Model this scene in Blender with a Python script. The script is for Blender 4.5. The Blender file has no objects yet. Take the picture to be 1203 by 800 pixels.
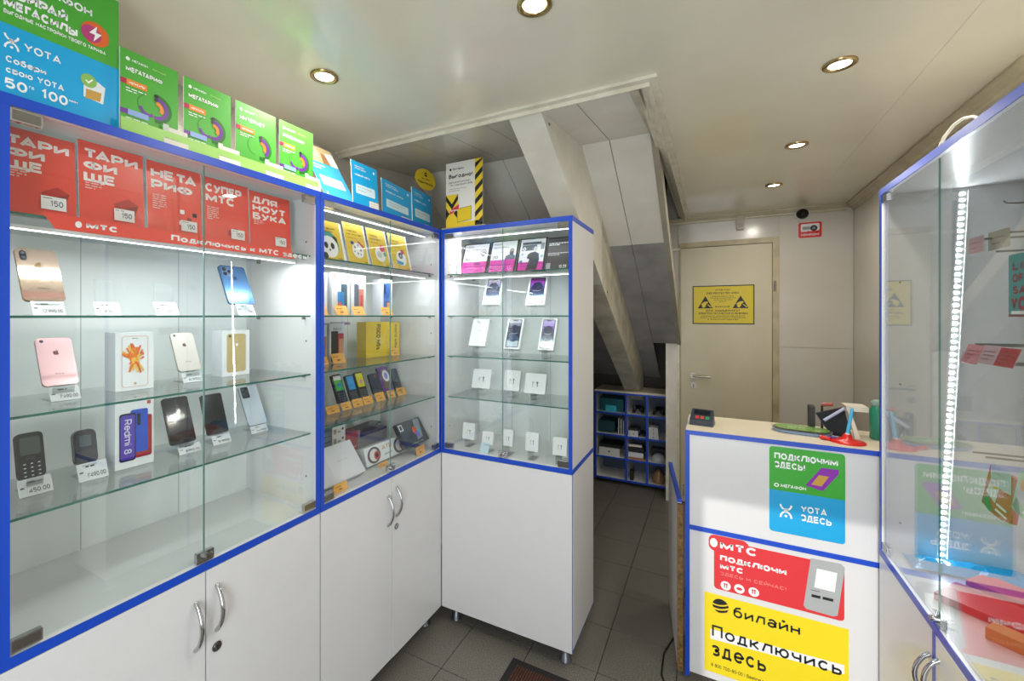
import bpy, math, random
from mathutils import Vector, Matrix
random.seed(7)
SC = bpy.context.scene
COL = SC.collection

# ---------------------------------------------------------------- camera
F_PX, U0, V0, YAW, EYE = 517.0, 554.5, 370.6, 0.4994, 1.6
cam_d = bpy.data.cameras.new('camera')
cam = bpy.data.objects.new('camera', cam_d); COL.objects.link(cam)
cam.location = (0, 0, EYE)
cam.rotation_euler = (math.pi/2, 0, YAW)
cam_d.sensor_width = 36.0
cam_d.lens = F_PX/1203*36
cam_d.shift_x = (601.5-U0)/1203
cam_d.shift_y = -(400-V0)/1203
cam_d.clip_start = 0.02
SC.camera = cam

# ---------------------------------------------------------------- world, sun, daylight, exposure
SC.view_settings.view_transform = 'Standard'
SC.view_settings.look = 'None'
SC.view_settings.gamma = 1.0
SC.view_settings.exposure = 0.0
w = bpy.data.worlds.new('sky'); SC.world = w; w.use_nodes = True
w.node_tree.nodes['Background'].inputs[0].default_value = (0.80, 0.90, 1.0, 1)
w.node_tree.nodes['Background'].inputs[1].default_value = 1.0
SUN_DIR = Vector((0.12, 1.0, -0.396))
sun_d = bpy.data.lights.new('sun', 'SUN'); sun_d.energy = 1.7; sun_d.angle = math.radians(0.6); sun_d.color = (1, .97, .92)
sun = bpy.data.objects.new('sun', sun_d); COL.objects.link(sun); sun.location = (-.5, -4, 4)
sun.rotation_euler = SUN_DIR.to_track_quat('-Z', 'Y').to_euler()

def area(name, loc, aim, sx, sy, power, col=(1, 1, 1), spread=math.pi):
    d = bpy.data.lights.new(name, 'AREA'); d.shape = 'RECTANGLE'; d.size = sx; d.size_y = sy
    d.energy = power; d.color = col; d.spread = spread
    o = bpy.data.objects.new(name, d); COL.objects.link(o); o.location = loc
    v = Vector(aim)
    up = 'Y'
    o.rotation_euler = v.to_track_quat('-Z', up).to_euler()
    return o
# daylight that comes in through the open street door behind the camera
area('daylight', (0.06, -0.93, 1.25), (0, 1, 0.0), 0.95, 1.9, 36, (.86, .93, 1.0))
LAMP_POWER = 5.2     # each recessed ceiling spot
LED_POWER = 0.75      # scale of the cabinet strips

# ---------------------------------------------------------------- materials
def lin(h):
    if isinstance(h, tuple): return h
    h = h.lstrip('#'); c = [int(h[i:i+2], 16)/255 for i in (0, 2, 4)]
    return tuple((x/12.92 if x <= .04045 else ((x+.055)/1.055)**2.4) for x in c)
_M = {}
def M(col, rough=.45, metal=0., spec=.5, emit=0., noise=0., scale=20., bump=0., dark=None, detail=4, coat=0.):
    key = (col, rough, metal, spec, emit, noise, scale, bump, dark, coat)
    if key in _M: return _M[key]
    m = bpy.data.materials.new('paint_%d' % len(_M)); m.use_nodes = True
    nt = m.node_tree; b = nt.nodes['Principled BSDF']; c = lin(col)
    b.inputs['Base Color'].default_value = (*c, 1)
    b.inputs['Roughness'].default_value = rough
    b.inputs['Metallic'].default_value = metal
    b.inputs['Specular IOR Level'].default_value = spec
    b.inputs['Coat Weight'].default_value = coat
    b.inputs['Coat Roughness'].default_value = .08
    if emit:
        b.inputs['Emission Color'].default_value = (*c, 1); b.inputs['Emission Strength'].default_value = emit
    if noise or bump:
        tc = nt.nodes.new('ShaderNodeTexCoord'); n = nt.nodes.new('ShaderNodeTexNoise')
        n.inputs['Scale'].default_value = scale; n.inputs['Detail'].default_value = detail
        nt.links.new(tc.outputs['Object'], n.inputs['Vector'])
        if noise:
            r = nt.nodes.new('ShaderNodeValToRGB'); d = lin(dark) if dark else tuple(x*.6 for x in c)
            r.color_ramp.elements[0].position = .30; r.color_ramp.elements[1].position = .62
            r.color_ramp.elements[0].color = (*[x*(1-noise)+y*noise for x, y in zip(c, d)], 1)
            r.color_ramp.elements[1].color = (*c, 1)
            nt.links.new(n.outputs['Fac'], r.inputs['Fac']); nt.links.new(r.outputs['Color'], b.inputs['Base Color'])
        if bump:
            bp = nt.nodes.new('ShaderNodeBump'); bp.inputs['Strength'].default_value = bump; bp.inputs['Distance'].default_value = .002
            nt.links.new(n.outputs['Fac'], bp.inputs['Height']); nt.links.new(bp.outputs['Normal'], b.inputs['Normal'])
    _M[key] = m
    return m
def clear(name, tint, refl=1.0, rough=0.0, haze=0.0):
    """thin clear sheet: transmits straight through, reflects by Fresnel"""
    m = bpy.data.materials.new(name); m.use_nodes = True; nt = m.node_tree; nt.nodes.clear()
    o = nt.nodes.new('ShaderNodeOutputMaterial'); t = nt.nodes.new('ShaderNodeBsdfTransparent'); g = nt.nodes.new('ShaderNodeBsdfGlossy')
    t.inputs[0].default_value = (*tint, 1); g.inputs['Roughness'].default_value = rough
    # Schlick reflectance from the facing angle, the same for both faces of the sheet
    ge = nt.nodes.new('ShaderNodeNewGeometry'); dt = nt.nodes.new('ShaderNodeVectorMath'); dt.operation = 'DOT_PRODUCT'
    nt.links.new(ge.outputs['Normal'], dt.inputs[0]); nt.links.new(ge.outputs['Incoming'], dt.inputs[1])
    def math_(op, a, b=None):
        q = nt.nodes.new('ShaderNodeMath'); q.operation = op; q.use_clamp = op in ('SUBTRACT', 'MULTIPLY_ADD')
        for i, v in enumerate((a, b)):
            if v is None: continue
            if isinstance(v, (int, float)): q.inputs[i].default_value = v
            else: nt.links.new(v, q.inputs[i])
        return q
    ab = math_('ABSOLUTE', dt.outputs['Value']); om = math_('SUBTRACT', 1.0, ab.outputs[0]); pw = math_('POWER', om.outputs[0], 5.0)
    mu = math_('MULTIPLY_ADD', pw.outputs[0], .96*refl); mu.inputs[2].default_value = .04*refl
    mx = nt.nodes.new('ShaderNodeMixShader'); nt.links.new(mu.outputs[0], mx.inputs[0])
    base = t.outputs[0]
    if haze:
        d = nt.nodes.new('ShaderNodeBsdfDiffuse'); d.inputs[0].default_value = (.85, .9, .9, 1)
        mh = nt.nodes.new('ShaderNodeMixShader'); mh.inputs[0].default_value = haze
        nt.links.new(t.outputs[0], mh.inputs[1]); nt.links.new(d.outputs[0], mh.inputs[2]); base = mh.outputs[0]
    nt.links.new(base, mx.inputs[1]); nt.links.new(g.outputs[0], mx.inputs[2]); nt.links.new(mx.outputs[0], o.inputs[0])
    return m
GLASS = clear('door_glass', (.982, .994, .988), 1.3)
SHELF = clear('shelf_glass', (.955, .982, .972), 1.0, 0, .015)
ACRYL = clear('acrylic', (.96, .98, .98), 1.0, .05, .05)
GEDGE = M('#1f6a5a', .15, 0, .6)
WHITE = M('#dddcdc', .30, noise=.05, scale=9, dark='#bdbab6', bump=.03)
WHITEIN = M('#eef3f2', .35)
TAGP = M('#cfd1d4', .6)
SATIN = M('#b0aa9c', .38, 1.)
BLUE = M('#0f46bd', .35)
CHROME = M('#c9c9cc', .12, 1.)
STEEL = M('#8d8b86', .28, 1.)
BLACK = M('#0c0d10', .3)
BLK = M('#15161a', .5)
PAPER = M('#e9eaea', .55)
RED = M('#d9281f', .4)
YEL = M('#e9c92a', .4)

# ---------------------------------------------------------------- mesh builder
class B:
    def __init__(s): s.v = []; s.f = []; s.m = []; s.mats = []; s.sm = []
    def mi(s, m):
        if m not in s.mats: s.mats.append(m)
        return s.mats.index(m)
    def poly(s, pts, m, smooth=False):
        n = len(s.v); s.v += [tuple(p) for p in pts]; s.f.append(list(range(n, n+len(pts)))); s.m.append(s.mi(m)); s.sm.append(smooth); return s
    def grid(s, vs, fs, m, smooth=False):
        n = len(s.v); s.v += [tuple(p) for p in vs]; k = s.mi(m)
        for f in fs: s.f.append([n+i for i in f]); s.m.append(k); s.sm.append(smooth)
        return s
    def box(s, x0, y0, z0, x1, y1, z1, m, front=None):
        v = [(x0,y0,z0),(x1,y0,z0),(x1,y1,z0),(x0,y1,z0),(x0,y0,z1),(x1,y0,z1),(x1,y1,z1),(x0,y1,z1)]
        s.grid(v, [(3,2,1,0),(4,5,6,7),(1,2,6,5),(2,3,7,6),(3,0,4,7)], m)
        s.grid(v, [(0,1,5,4)], front or m); return s
    def prism(s, pts, y0, y1, m, front=None, smooth=False):
        """outline in local x,z extruded between y0 (front) and y1"""
        n = len(pts); v = [(x, y0, z) for x, z in pts]+[(x, y1, z) for x, z in pts]
        s.grid(v, [tuple(range(n))], front or m); s.grid(v, [tuple(reversed(range(n, 2*n)))], m)
        s.grid(v, [((i+1) % n, i, n+i, n+(i+1) % n) for i in range(n)], m, smooth); return s
    def rbox(s, x0, z0, x1, z1, r, y0, y1, m, front=None, seg=5):
        return s.prism(rrect(x0, z0, x1, z1, r, seg), y0, y1, m, front)
    def hull(s, p0, p1, m):
        """solid between two equal point loops"""
        n = len(p0); s.grid(list(p0)+list(p1), [tuple(reversed(range(n))), tuple(range(n, 2*n))]+[(i, (i+1) % n, n+(i+1) % n, n+i) for i in range(n)], m); return s
    def tube(s, pts, r, m, n=8, cap=True):
        pts = [Vector(p) for p in pts]; rings = []; up = None
        for i, p in enumerate(pts):
            d = (pts[min(i+1, len(pts)-1)]-pts[max(i-1, 0)]).normalized()
            if up is None: up = Vector((0, 0, 1)) if abs(d.z) < .9 else Vector((1, 0, 0))
            a = d.cross(up).normalized(); b = a.cross(d).normalized(); up = b
            rr = r[i] if isinstance(r, (list, tuple)) else r
            rings.append([p+rr*(math.cos(t)*a+math.sin(t)*b) for t in [2*math.pi*k/n for k in range(n)]])
        v = [q for R in rings for q in R]; f = []
        for i in range(len(rings)-1):
            for k in range(n): f.append((i*n+k, i*n+(k+1) % n, (i+1)*n+(k+1) % n, (i+1)*n+k))
        s.grid(v, f, m, True)
        if cap: s.grid(v, [tuple(reversed(range(n))), tuple(range(len(v)-n, len(v)))], m)
        return s
    def disc(s, c, r, m, y=0., n=20, rz=None):
        rz = rz or r
        return s.poly([(c[0]+r*math.cos(2*math.pi*k/n), y, c[1]+rz*math.sin(2*math.pi*k/n)) for k in range(n)], m)
    def obj(s, name, parent=None, loc=None, rot=None):
        me = bpy.data.meshes.new(name); me.from_pydata(s.v, [], s.f)
        for m in s.mats: me.materials.append(m)
        me.polygons.foreach_set('material_index', s.m); me.polygons.foreach_set('use_smooth', s.sm)
        me.update()
        o = bpy.data.objects.new(name, me); COL.objects.link(o)
        if parent: o.parent = parent
        if loc is not None: o.location = loc
        if rot is not None: o.rotation_euler = rot
        return o
def rrect(x0, z0, x1, z1, r, seg=5):
    out = []
    for cx, cz, a in ((x1-r, z1-r, 0), (x0+r, z1-r, 90), (x0+r, z0+r, 180), (x1-r, z0+r, 270)):
        for k in range(seg+1):
            t = math.radians(a+90*k/seg); out.append((cx+r*math.cos(t), cz+r*math.sin(t)))
    return out[::-1][::-1]
def empty(name, loc=(0, 0, 0), rot=(0, 0, 0)):
    o = bpy.data.objects.new(name, None); o.empty_display_size = .05; COL.objects.link(o); o.location = loc; o.rotation_euler = rot; return o
def tag(o, label, cat, group=None, kind=None):
    o['label'] = label; o['category'] = cat
    if group: o['group'] = group
    if kind: o['kind'] = kind
    return o
def struct(o): o['kind'] = 'structure'; return o

# ---------------------------------------------------------------- stroke lettering
def E(cx, cy, rx, ry, a0, a1, n=8):
    return [(cx+rx*math.cos(math.radians(a0+(a1-a0)*k/n)), cy+ry*math.sin(math.radians(a0+(a1-a0)*k/n))) for k in range(n+1)]
O_ = E(.5, .5, .5, .5, 90, 450, 16)
G = {
'А': (1, [(0,0),(.5,1),(1,0)], [(.2,.28),(.8,.28)]), 'Б': (.85, [(.95,1),(0,1),(0,0),(.6,0)]+E(.65,.28,.35,.28,-90,90,6)+[(0,.56)]),
'В': (.85, [(0,.54),(.55,.54)]+E(.6,.77,.32,.23,-90,90,6)+[(0,1),(0,0),(.6,0)]+E(.65,.27,.35,.27,-90,90,6)+[(.5,.54)]),
'Г': (.7, [(0,0),(0,1),(1,1)]), 'Д': (1, [(0,-.2),(0,0),(1,0),(1,-.2)], [(.15,0),(.32,1),(.82,1),(.82,0)]),
'Е': (.8, [(1,1),(0,1),(0,0),(1,0)], [(0,.52),(.9,.52)]), 'Ж': (1.3, [(.5,0),(.5,1)], [(0,0),(.32,.5),(0,1)], [(1,0),(.68,.5),(1,1)], [(.3,.5),(.7,.5)]),
'З': (.85, [(0,.85)]+E(.45,.76,.5,.24,140,-90,8)+[(.35,.52)], [(.35,.52),(.5,.52)]+E(.5,.26,.5,.26,90,-140,8)),
'И': (.95, [(0,1),(0,0)], [(0,.12),(1,.88)], [(1,0),(1,1)]), 'К': (.9, [(0,0),(0,1)], [(0,.48),(.3,.5),(1,1)], [(.3,.5),(1,0)]),
'Л': (1.02, [(0,0),(.3,1),(1,1),(1,0)]), 'М': (1.25, [(0,0),(0,1)], [(0,.95),(.5,.2),(1,.95)], [(1,1),(1,0)]), 'Н': (.95, [(0,0),(0,1)], [(1,0),(1,1)], [(0,.52),(1,.52)]),
'О': (1.05, O_), 'П': (.95, [(0,0),(0,1),(1,1),(1,0)]), 'Р': (.85, [(0,0),(0,1),(.6,1)]+E(.62,.7,.38,.3,90,-90,6)+[(0,.4)]),
'С': (.95, E(.52,.5,.52,.5,40,320,12)), 'Т': (.9, [(0,1),(1,1)], [(.5,1),(.5,0)]), 'У': (.95, [(0,1),(.52,.35)], [(1,1),(.45,.08),(.3,0),(.1,0)]),
'Ф': (1.35, [(.5,-.03),(.5,1.03)], E(.5,.5,.5,.36,90,450,14)), 'Х': (.95, [(0,0),(1,1)], [(0,1),(1,0)]), 'Ц': (1, [(0,1),(0,0),(1.1,0),(1.1,-.2)], [(.9,0),(.9,1)]),
'Ч': (.85, [(0,1),(0,.6),(.2,.42),(1,.42)], [(1,0),(1,1)]), 'Ш': (1.3, [(0,1),(0,0),(1,0),(1,1)], [(.5,0),(.5,1)]), 'Щ': (1.35, [(0,1),(0,0),(1.1,0),(1.1,-.3)], [(.47,0),(.47,1)], [(.93,0),(.93,1)]),
'Ы': (1.15, [(0,1),(0,0),(.45,0)]+E(.48,.28,.24,.28,-90,90,6)+[(0,.56)], [(1,0),(1,1)]), 'Ь': (.8, [(0,1),(0,0),(.6,0)]+E(.65,.28,.35,.28,-90,90,6)+[(0,.56)]),
'Э': (.95, E(.48,.5,.52,.5,140,-140,12), [(.35,.5),(.95,.5)]), 'Ю': (1.35, [(0,0),(0,1)], [(0,.5),(.35,.5)], E(.67,.5,.33,.5,90,450,14)),
'Я': (.88, [(1,0),(1,1),(.4,1)]+E(.38,.7,.38,.3,90,270,6)+[(1,.4)], [(.45,.4),(0,0)]),
'D': (.95, [(0,0),(0,1),(.5,1)]+E(.5,.5,.5,.5,90,-90,8)+[(0,0)]), 'F': (.75, [(0,0),(0,1),(1,1)], [(0,.52),(.9,.52)]), 'G': (1, E(.5,.5,.5,.5,45,360,12)+[(.55,.5)]),
'I': (.12, [(.5,0),(.5,1)]), 'L': (.7, [(0,1),(0,0),(1,0)]), 'N': (.95, [(0,0),(0,1),(1,0),(1,1)]), 'R': (.9, [(0,0),(0,1),(.6,1)]+E(.62,.72,.38,.28,90,-90,6)+[(0,.44)], [(.5,.44),(1,0)]),
'S': (.9, E(.5,.76,.48,.24,30,270,8)+E(.5,.26,.5,.26,90,-150,8)), 'U': (.95, [(0,1),(0,.4)]+E(.5,.4,.5,.4,180,360,8)+[(1,1)]), 'V': (1, [(0,1),(.5,0),(1,1)]),
'Y': (1, [(0,1),(.5,.45),(1,1)], [(.5,.45),(.5,0)]), 'W': (1.4, [(0,1),(.25,0),(.5,.9),(.75,0),(1,1)]), 'X': (.95, [(0,0),(1,1)], [(0,1),(1,0)]), 'Z': (.9, [(0,1),(1,1),(0,0),(1,0)]),
'J': (.7, [(1,1),(1,.3),(.6,0),(0,.1)]), 'Q': (1.05, O_, [(.6,.3),(1,0)]),
'0': (.8, O_), '1': (.4, [(0,.75),(.7,1),(.7,0)]), '2': (.8, E(.5,.7,.48,.3,160,-30,8)+[(0,0),(1,0)]), '3': (.8, [(.05,1),(.95,1),(.45,.6)]+E(.5,.3,.5,.3,90,-150,8)),
'4': (.85, [(.75,0),(.75,1),(0,.25),(1,.25)]), '5': (.8, [(.95,1),(.1,1),(.05,.55)]+E(.48,.32,.5,.32,120,-145,9)), '6': (.8, [(.8,.97),(.25,.7)]+E(.5,.32,.5,.32,150,510,14)),
'7': (.8, [(0,1),(1,1),(.35,0)]), '8': (.8, E(.5,.76,.42,.24,-90,270,12), E(.5,.26,.5,.26,90,450,12)), '9': (.8, [(.2,.03),(.75,.3)]+E(.5,.68,.5,.32,-30,330,14)),
'.': (.1, [(.5,0),(.5,.06)]), ',': (.1, [(.5,.06),(.2,-.15)]), '!': (.1, [(.5,1),(.5,.32)], [(.5,.08),(.5,0)]), '-': (.5, [(0,.45),(1,.45)]), "'": (.1, [(.5,1),(.5,.75)]),
'|': (.1, [(.5,-.1),(.5,1.1)]), '+': (.8, [(.5,.15),(.5,.85)], [(0,.5),(1,.5)]), '*': (.5, [(0,.6),(1,1)], [(0,1),(1,.6)], [(.5,1.05),(.5,.55)]), ':': (.1, [(.5,0),(.5,.06)], [(.5,.5),(.5,.56)]),
'a': (.8, [(1,0),(1,.45)]+E(.5,.45,.5,.27,0,150,6), E(.45,.2,.45,.2,0,360,10)), 'б': (.85, E(.5,.32,.5,.32,90,450,12), [(.9,1),(.3,.92),(.02,.65),(0,.35)]),
'e': (.85, [(0,.36),(1,.36)]+E(.5,.36,.5,.36,0,320,10)), 'р': (.85, [(0,.7),(0,-.28)], E(.5,.35,.5,.35,90,450,12)), 'у': (.8, [(0,.7),(.5,.1)], [(1,.7),(.4,-.25),(.05,-.28)]),
'ф': (1.1, [(.5,-.28),(.5,1)], E(.5,.35,.5,.35,90,450,12)), 'd': (.85, [(1,1),(1,0)], E(.5,.35,.5,.35,90,450,12)), 'i': (.1, [(.5,0),(.5,.7)], [(.5,.92),(.5,1)]),
'm': (1.3, [(0,0),(0,.7),(.5,.7),(.5,0)], [(.5,.7),(1,.66),(1,0)]), 'h': (.8, [(0,1),(0,0)], [(0,.6),(.6,.7),(1,.55),(1,0)]), 'n': (.8, [(0,0),(0,.7),(.7,.7),(1,.5),(1,0)]), 'o': (.85, E(.5,.35,.5,.35,90,450,12)),
's': (.75, [(1,.62),(.5,.7),(.05,.55),(.95,.18),(.5,0),(0,.1)]), 't': (.5, [(.4,1),(.4,0),(1,0)], [(0,.7),(1,.7)]), 'l': (.1, [(.5,0),(.5,1)]), 'r': (.5, [(0,0),(0,.7)], [(0,.5),(.4,.7),(1,.7)]),
}
for a, b in zip('ABCEHKMOPT', 'АВСЕНКМОРТ'): G[a] = G[b]
for a, b in (('а', 'a'), ('е', 'e'), ('p', 'р'), ('y', 'у'), ('о', 'o')): G[a] = G[b]
G['Й'] = G['И']+([(.3,1.28),(.5,1.18),(.7,1.28)],); G['Ё'] = G['Е']
G['c'] = (.8, E(.52,.35,.5,.35,40,320,10)); G['с'] = G['c']
for ch in 'вгджзиклмнптхцчшщыьэюя':
    gq = G[ch.upper()]; G[ch] = (gq[0]*.85,)+tuple([(x, y*.7) for x, y in st] for st in gq[1:])
G['й'] = G['и']+([(.3,.98),(.5,.88),(.7,.98)],)
for ch in 'uvwxz': gq = G[ch.upper()]; G[ch] = (gq[0]*.8,)+tuple([(x, y*.7) for x, y in st] for st in gq[1:])
for ch in 'kgbfq': gq = G.get(ch.upper(), G['О']); G[ch] = gq
def stroke(pts, t):
    """mitred strip quads of a polyline"""
    n = len(pts); closed = (abs(pts[0][0]-pts[-1][0])+abs(pts[0][1]-pts[-1][1])) < 1e-6
    Ls, Rs = [], []
    def nrm(a, b):
        dx, dy = b[0]-a[0], b[1]-a[1]; l = math.hypot(dx, dy) or 1; return (-dy/l, dx/l)
    for i, p in enumerate(pts):
        a = pts[i-1] if i else (pts[-2] if closed else None)
        b = pts[i+1] if i < n-1 else (pts[1] if closed else None)
        n1 = nrm(a, p) if a else None; n2 = nrm(p, b) if b else None
        if n1 and n2:
            mx, my = n1[0]+n2[0], n1[1]+n2[1]; q = mx*n1[0]+my*n1[1]
            k = 1/max(q, .45); mx, my = mx*k, my*k
        else: mx, my = n1 or n2
        Ls.append((p[0]+mx*t/2, p[1]+my*t/2)); Rs.append((p[0]-mx*t/2, p[1]-my*t/2))
    return [(Rs[i], Rs[i+1], Ls[i+1], Ls[i]) for i in range(n-1)]
def text(b, s, x, z, wd, h, m, wt=.2, y=-.0006, track=.11):
    """lettering fitted to width wd, cap height h, on the plane local y; wt = stroke / cap height"""
    adv = []; tot = 0; pv = ''
    for ch in s:
        if pv and pv in 'ГТРУF' and ch in 'АДЛJаеодл': tot -= .22
        elif pv and pv in 'АК' and ch in 'ТУ': tot -= .14
        pv = ch
        gw = .42 if ch == ' ' else G.get(ch, G['О'])[0]*.80+wt
        adv.append(tot); tot += gw+track
    tot -= track; k = wd/max(tot, .01)
    for ch, a in zip(s, adv):
        if ch == ' ': continue
        g = G.get(ch) or G['О']; gw = g[0]*.80
        for st in g[1:]:
            for q in stroke([(a+wt/2+px*gw, wt/2+pz*(1-wt)) for px, pz in st], wt):
                b.poly([(x+px*k, y, z+pz*h) for px, pz in q], m)

# ---------------------------------------------------------------- placing: a pixel of the photo becomes a ray of the real camera
LEVELS = [EYE+.217, EYE+.001, EYE-.209, EYE-.421, .910]
CY, SY = math.cos(YAW), math.sin(YAW)
def ray(u, v=V0):
    a = (u-U0)/F_PX; return Vector((-SY+a*CY, CY+a*SY, (V0-v)/F_PX))
def depth(p): return -SY*p[0]+CY*p[1]
class Fr:
    """frame of a leaning or upright flat thing: origin bottom left, x to the right, z up the face, y into the back; heights above the floor"""
    def __init__(s, kind, X, uL, uR, base=None, vt=None, lean=0., X2=None, vb=None, L=None, flip=False):
        X2 = X if X2 is None else X2
        ax = 1 if kind == 'B' else 0
        dl, dr = ray(uL), ray(uR)
        pl, pr = dl*(X/dl[ax]), dr*(X2/dr[ax])
        t0 = depth(pl)
        zb = base-EYE if base is not None else (V0-vb)/F_PX*t0
        R = Vector((pr.x-pl.x, pr.y-pl.y, 0)); s.W = R.length; R.normalize(); s.R = R
        bk = Vector((-R.y, R.x, 0)); tb = depth(bk); a = math.radians(lean); ca, sa = math.cos(a), math.sin(a)
        if L is None:
            Bv = (V0-vt)/F_PX; L = (Bv*t0-zb)/(ca-Bv*sa*tb)
        if base is None and kind != 'R':
            lv = [z for z in LEVELS if z <= zb+EYE+.03]; zb = max(zb, (max(lv) if lv else 0)+.016*sa+.005-EYE)
            if vt is not None: Bv = (V0-vt)/F_PX; L = (Bv*t0-zb)/(ca-Bv*sa*tb)
        s.based = base is not None
        s.L = L; s.O = Vector((pl.x, pl.y, zb+EYE)); s.up = bk*sa+Vector((0, 0, ca)); s.N = s.R.cross(s.up)
        s.rot = (-a, 0, math.atan2(R.y, R.x)); s.bk = bk; s.lean = lean
    def loc(s, u, v):
        """pixel -> (x, z) on the face"""
        d = ray(u, v); o = s.O-Vector((0, 0, EYE)); t = s.N.dot(o)/s.N.dot(d); q = d*t-o
        return q.dot(s.R), q.dot(s.up)
    def seat(s, t):
        # lift a leaning thing of thickness t so that its back foot rests on the surface
        if s.based: s.O = s.O+Vector((0, 0, t*math.sin(math.radians(s.lean))+.0004)); s.based = False
        return s
    def root(s, name): return empty(name, s.O, s.rot)
    def sub(s, x0, x1):
        """same frame for a part of its width"""
        import copy
        c = copy.copy(s); c.O = s.O+s.R*(x0*s.W); c.W = (x1-x0)*s.W; return c
def text_px(b, fr, s, p1, p2, hpx, m, wt=.2, y=-.0006, track=.11):
    a1, b1 = fr.loc(*p1); a2, b2 = fr.loc(*p2); _, t = fr.loc(p1[0], p1[1]-hpx)
    text(b, s, a1, (b1+b2)/2, a2-a1, t-b1, m, wt, y, track)
def poly_px(b, fr, pts, m, y=-.0004):
    q = [fr.loc(*p) for p in pts]; b.poly([(x, y, z) for x, z in q], m)
def lines(b, x, z, wd, n, dz, m, h=.003, y=-.0006, seed=1):
    """rows of fine print too small to read: short dashes of words"""
    rr = random.Random(seed)
    for i in range(n):
        cx = x; end = x+wd*(1 if i < n-1 else .6)
        while cx < end-.002:
            l = min(rr.uniform(.006, .018), end-cx); b.poly([(cx, y, z-i*dz), (cx+l, y, z-i*dz), (cx+l, y, z-i*dz+h), (cx, y, z-i*dz+h)], m); cx += l+.003
def rect(b, x0, z0, x1, z1, m, y=-.0004): b.poly([(x0, y, z0), (x1, y, z0), (x1, y, z1), (x0, y, z1)], m)
def rrf(b, x0, z0, x1, z1, r, m, y=-.0004): b.poly([(x, y, z) for x, z in rrect(x0, z0, x1, z1, r)], m)

# ================================================================ the shop room
H, XL, XR, YB, YF, YN = 2.42, -1.66, .915, 4.167, -1.0, 4.78
CEILM = M('#ebe5d0', .2, 0, .5, noise=.3, scale=2.2, dark='#cfc7b0', coat=.2)
WALLM = M('#cfc9be', .18, 0, .5, noise=.3, scale=2.5, dark='#bab3a5')
TRIM = M('#e6e0cf', .35, noise=.4, scale=14, dark='#b3a98c')
OLDW = M('#e4e0d4', .4, noise=.4, scale=5, dark='#c2bba6')
DIRTY = M('#d0cab8', .5, noise=.6, scale=7, dark='#958c70')
SEAM = M('#6c6452', .7)
# floor: dark speckled tiles on a darker bed
fb = B().box(XL-.1, YF, -.03, XR+.1, YN, -.004, M('#191816', .8)); floor = struct(fb.obj('floor'))
def tile_mat():
    m = bpy.data.materials.new('tile'); m.use_nodes = True; nt = m.node_tree; b = nt.nodes['Principled BSDF']
    tc = nt.nodes.new('ShaderNodeTexCoord'); n = nt.nodes.new('ShaderNodeTexNoise'); n.inputs['Scale'].default_value = 260; n.inputs['Detail'].default_value = 2
    r = nt.nodes.new('ShaderNodeValToRGB'); r.color_ramp.elements[0].position = .38; r.color_ramp.elements[1].position = .62
    r.color_ramp.elements[0].color = (*lin('#484540'), 1); r.color_ramp.elements[1].color = (*lin('#88847a'), 1)
    nt.links.new(tc.outputs['Object'], n.inputs['Vector']); nt.links.new(n.outputs['Fac'], r.inputs['Fac']); nt.links.new(r.outputs['Color'], b.inputs['Base Color'])
    b.inputs['Roughness'].default_value = .42
    return m
TP = .3136; tb = B(); q = .0035/2; tb.box(q, q, -.004, TP-q, TP-q, 0, tile_mat())
first = None
for i in range(-3, 8):
    for j in range(-9, 11):
        x, y = -1.079+i*TP, 1.685+j*TP
        if x < XL-.25 or x > XR or y > YN-.1 or y < YF-.1: continue
        if first is None: first = tb.obj('tile', floor, (x, y, 0)); o = first
        else: o = first.copy(); COL.objects.link(o); o.location = (x, y, 0)
        o.rotation_euler = (0, 0, 0)
# walls
struct(B().box(XL-.08, YF, 0, XL, YN, 3.3, WALLM).obj('wall_left'))
wr = struct(B().box(XR, YF, 0, XR+.08, YB+.1, 3.3, WALLM).obj('wall_right'))
for y0, y1 in ((YF+.01, 1.2), (1.203, 2.6), (2.603, YB-.002)): B().box(XR-.006, y0, 0, XR, y1, H-.001, WALLM).obj('panel', wr)
wb = struct(B().box(.46, YB, 0, XR, YB+.08, 3.3, WALLM).box(-.258, YB, 2.2, .46, YB+.08, 3.3, WALLM).obj('wall_back'))
for x0, z0, x1, z1 in ((.463, 0, XR-.008, 1.352), (.463, 1.356, XR-.008, H-.001), (-.256, 2.205, .459, H-.001)):
    B().box(x0, YB-.007, z0, x1, YB, z1, WALLM).obj('panel', wb)
B().box(-.345, YB-.012, 0, -.245, YB+.3, 1.372, OLDW).obj('end_post', wb)
B().box(-.352, YB-.018, 0, -.332, YB-.006, 1.372, TRIM).box(-.262, YB-.02, 0, -.246, YB-.006, 1.372, TRIM).obj('corner_strip', wb)
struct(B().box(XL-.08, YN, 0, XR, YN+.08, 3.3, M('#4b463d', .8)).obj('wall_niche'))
struct(B().box(-.25, YB+.08, 0, -.20, YN, 3.3, WALLM).obj('wall_niche_side'))
# street side with the open door behind the camera
struct(B().box(XL-.08, YF-.1, 0, -.42, YF, 3.3, WALLM).box(.55, YF-.1, 0, XR+.08, YF, 3.3, WALLM).box(-.42, YF-.1, 2.1, .55, YF, 3.3, WALLM).obj('wall_front'))
struct(B().box(-3, YF-5, -.12, 3, YF-.1, -.02, M('#8a8780', .9)).obj('pavement_outside'))
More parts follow.
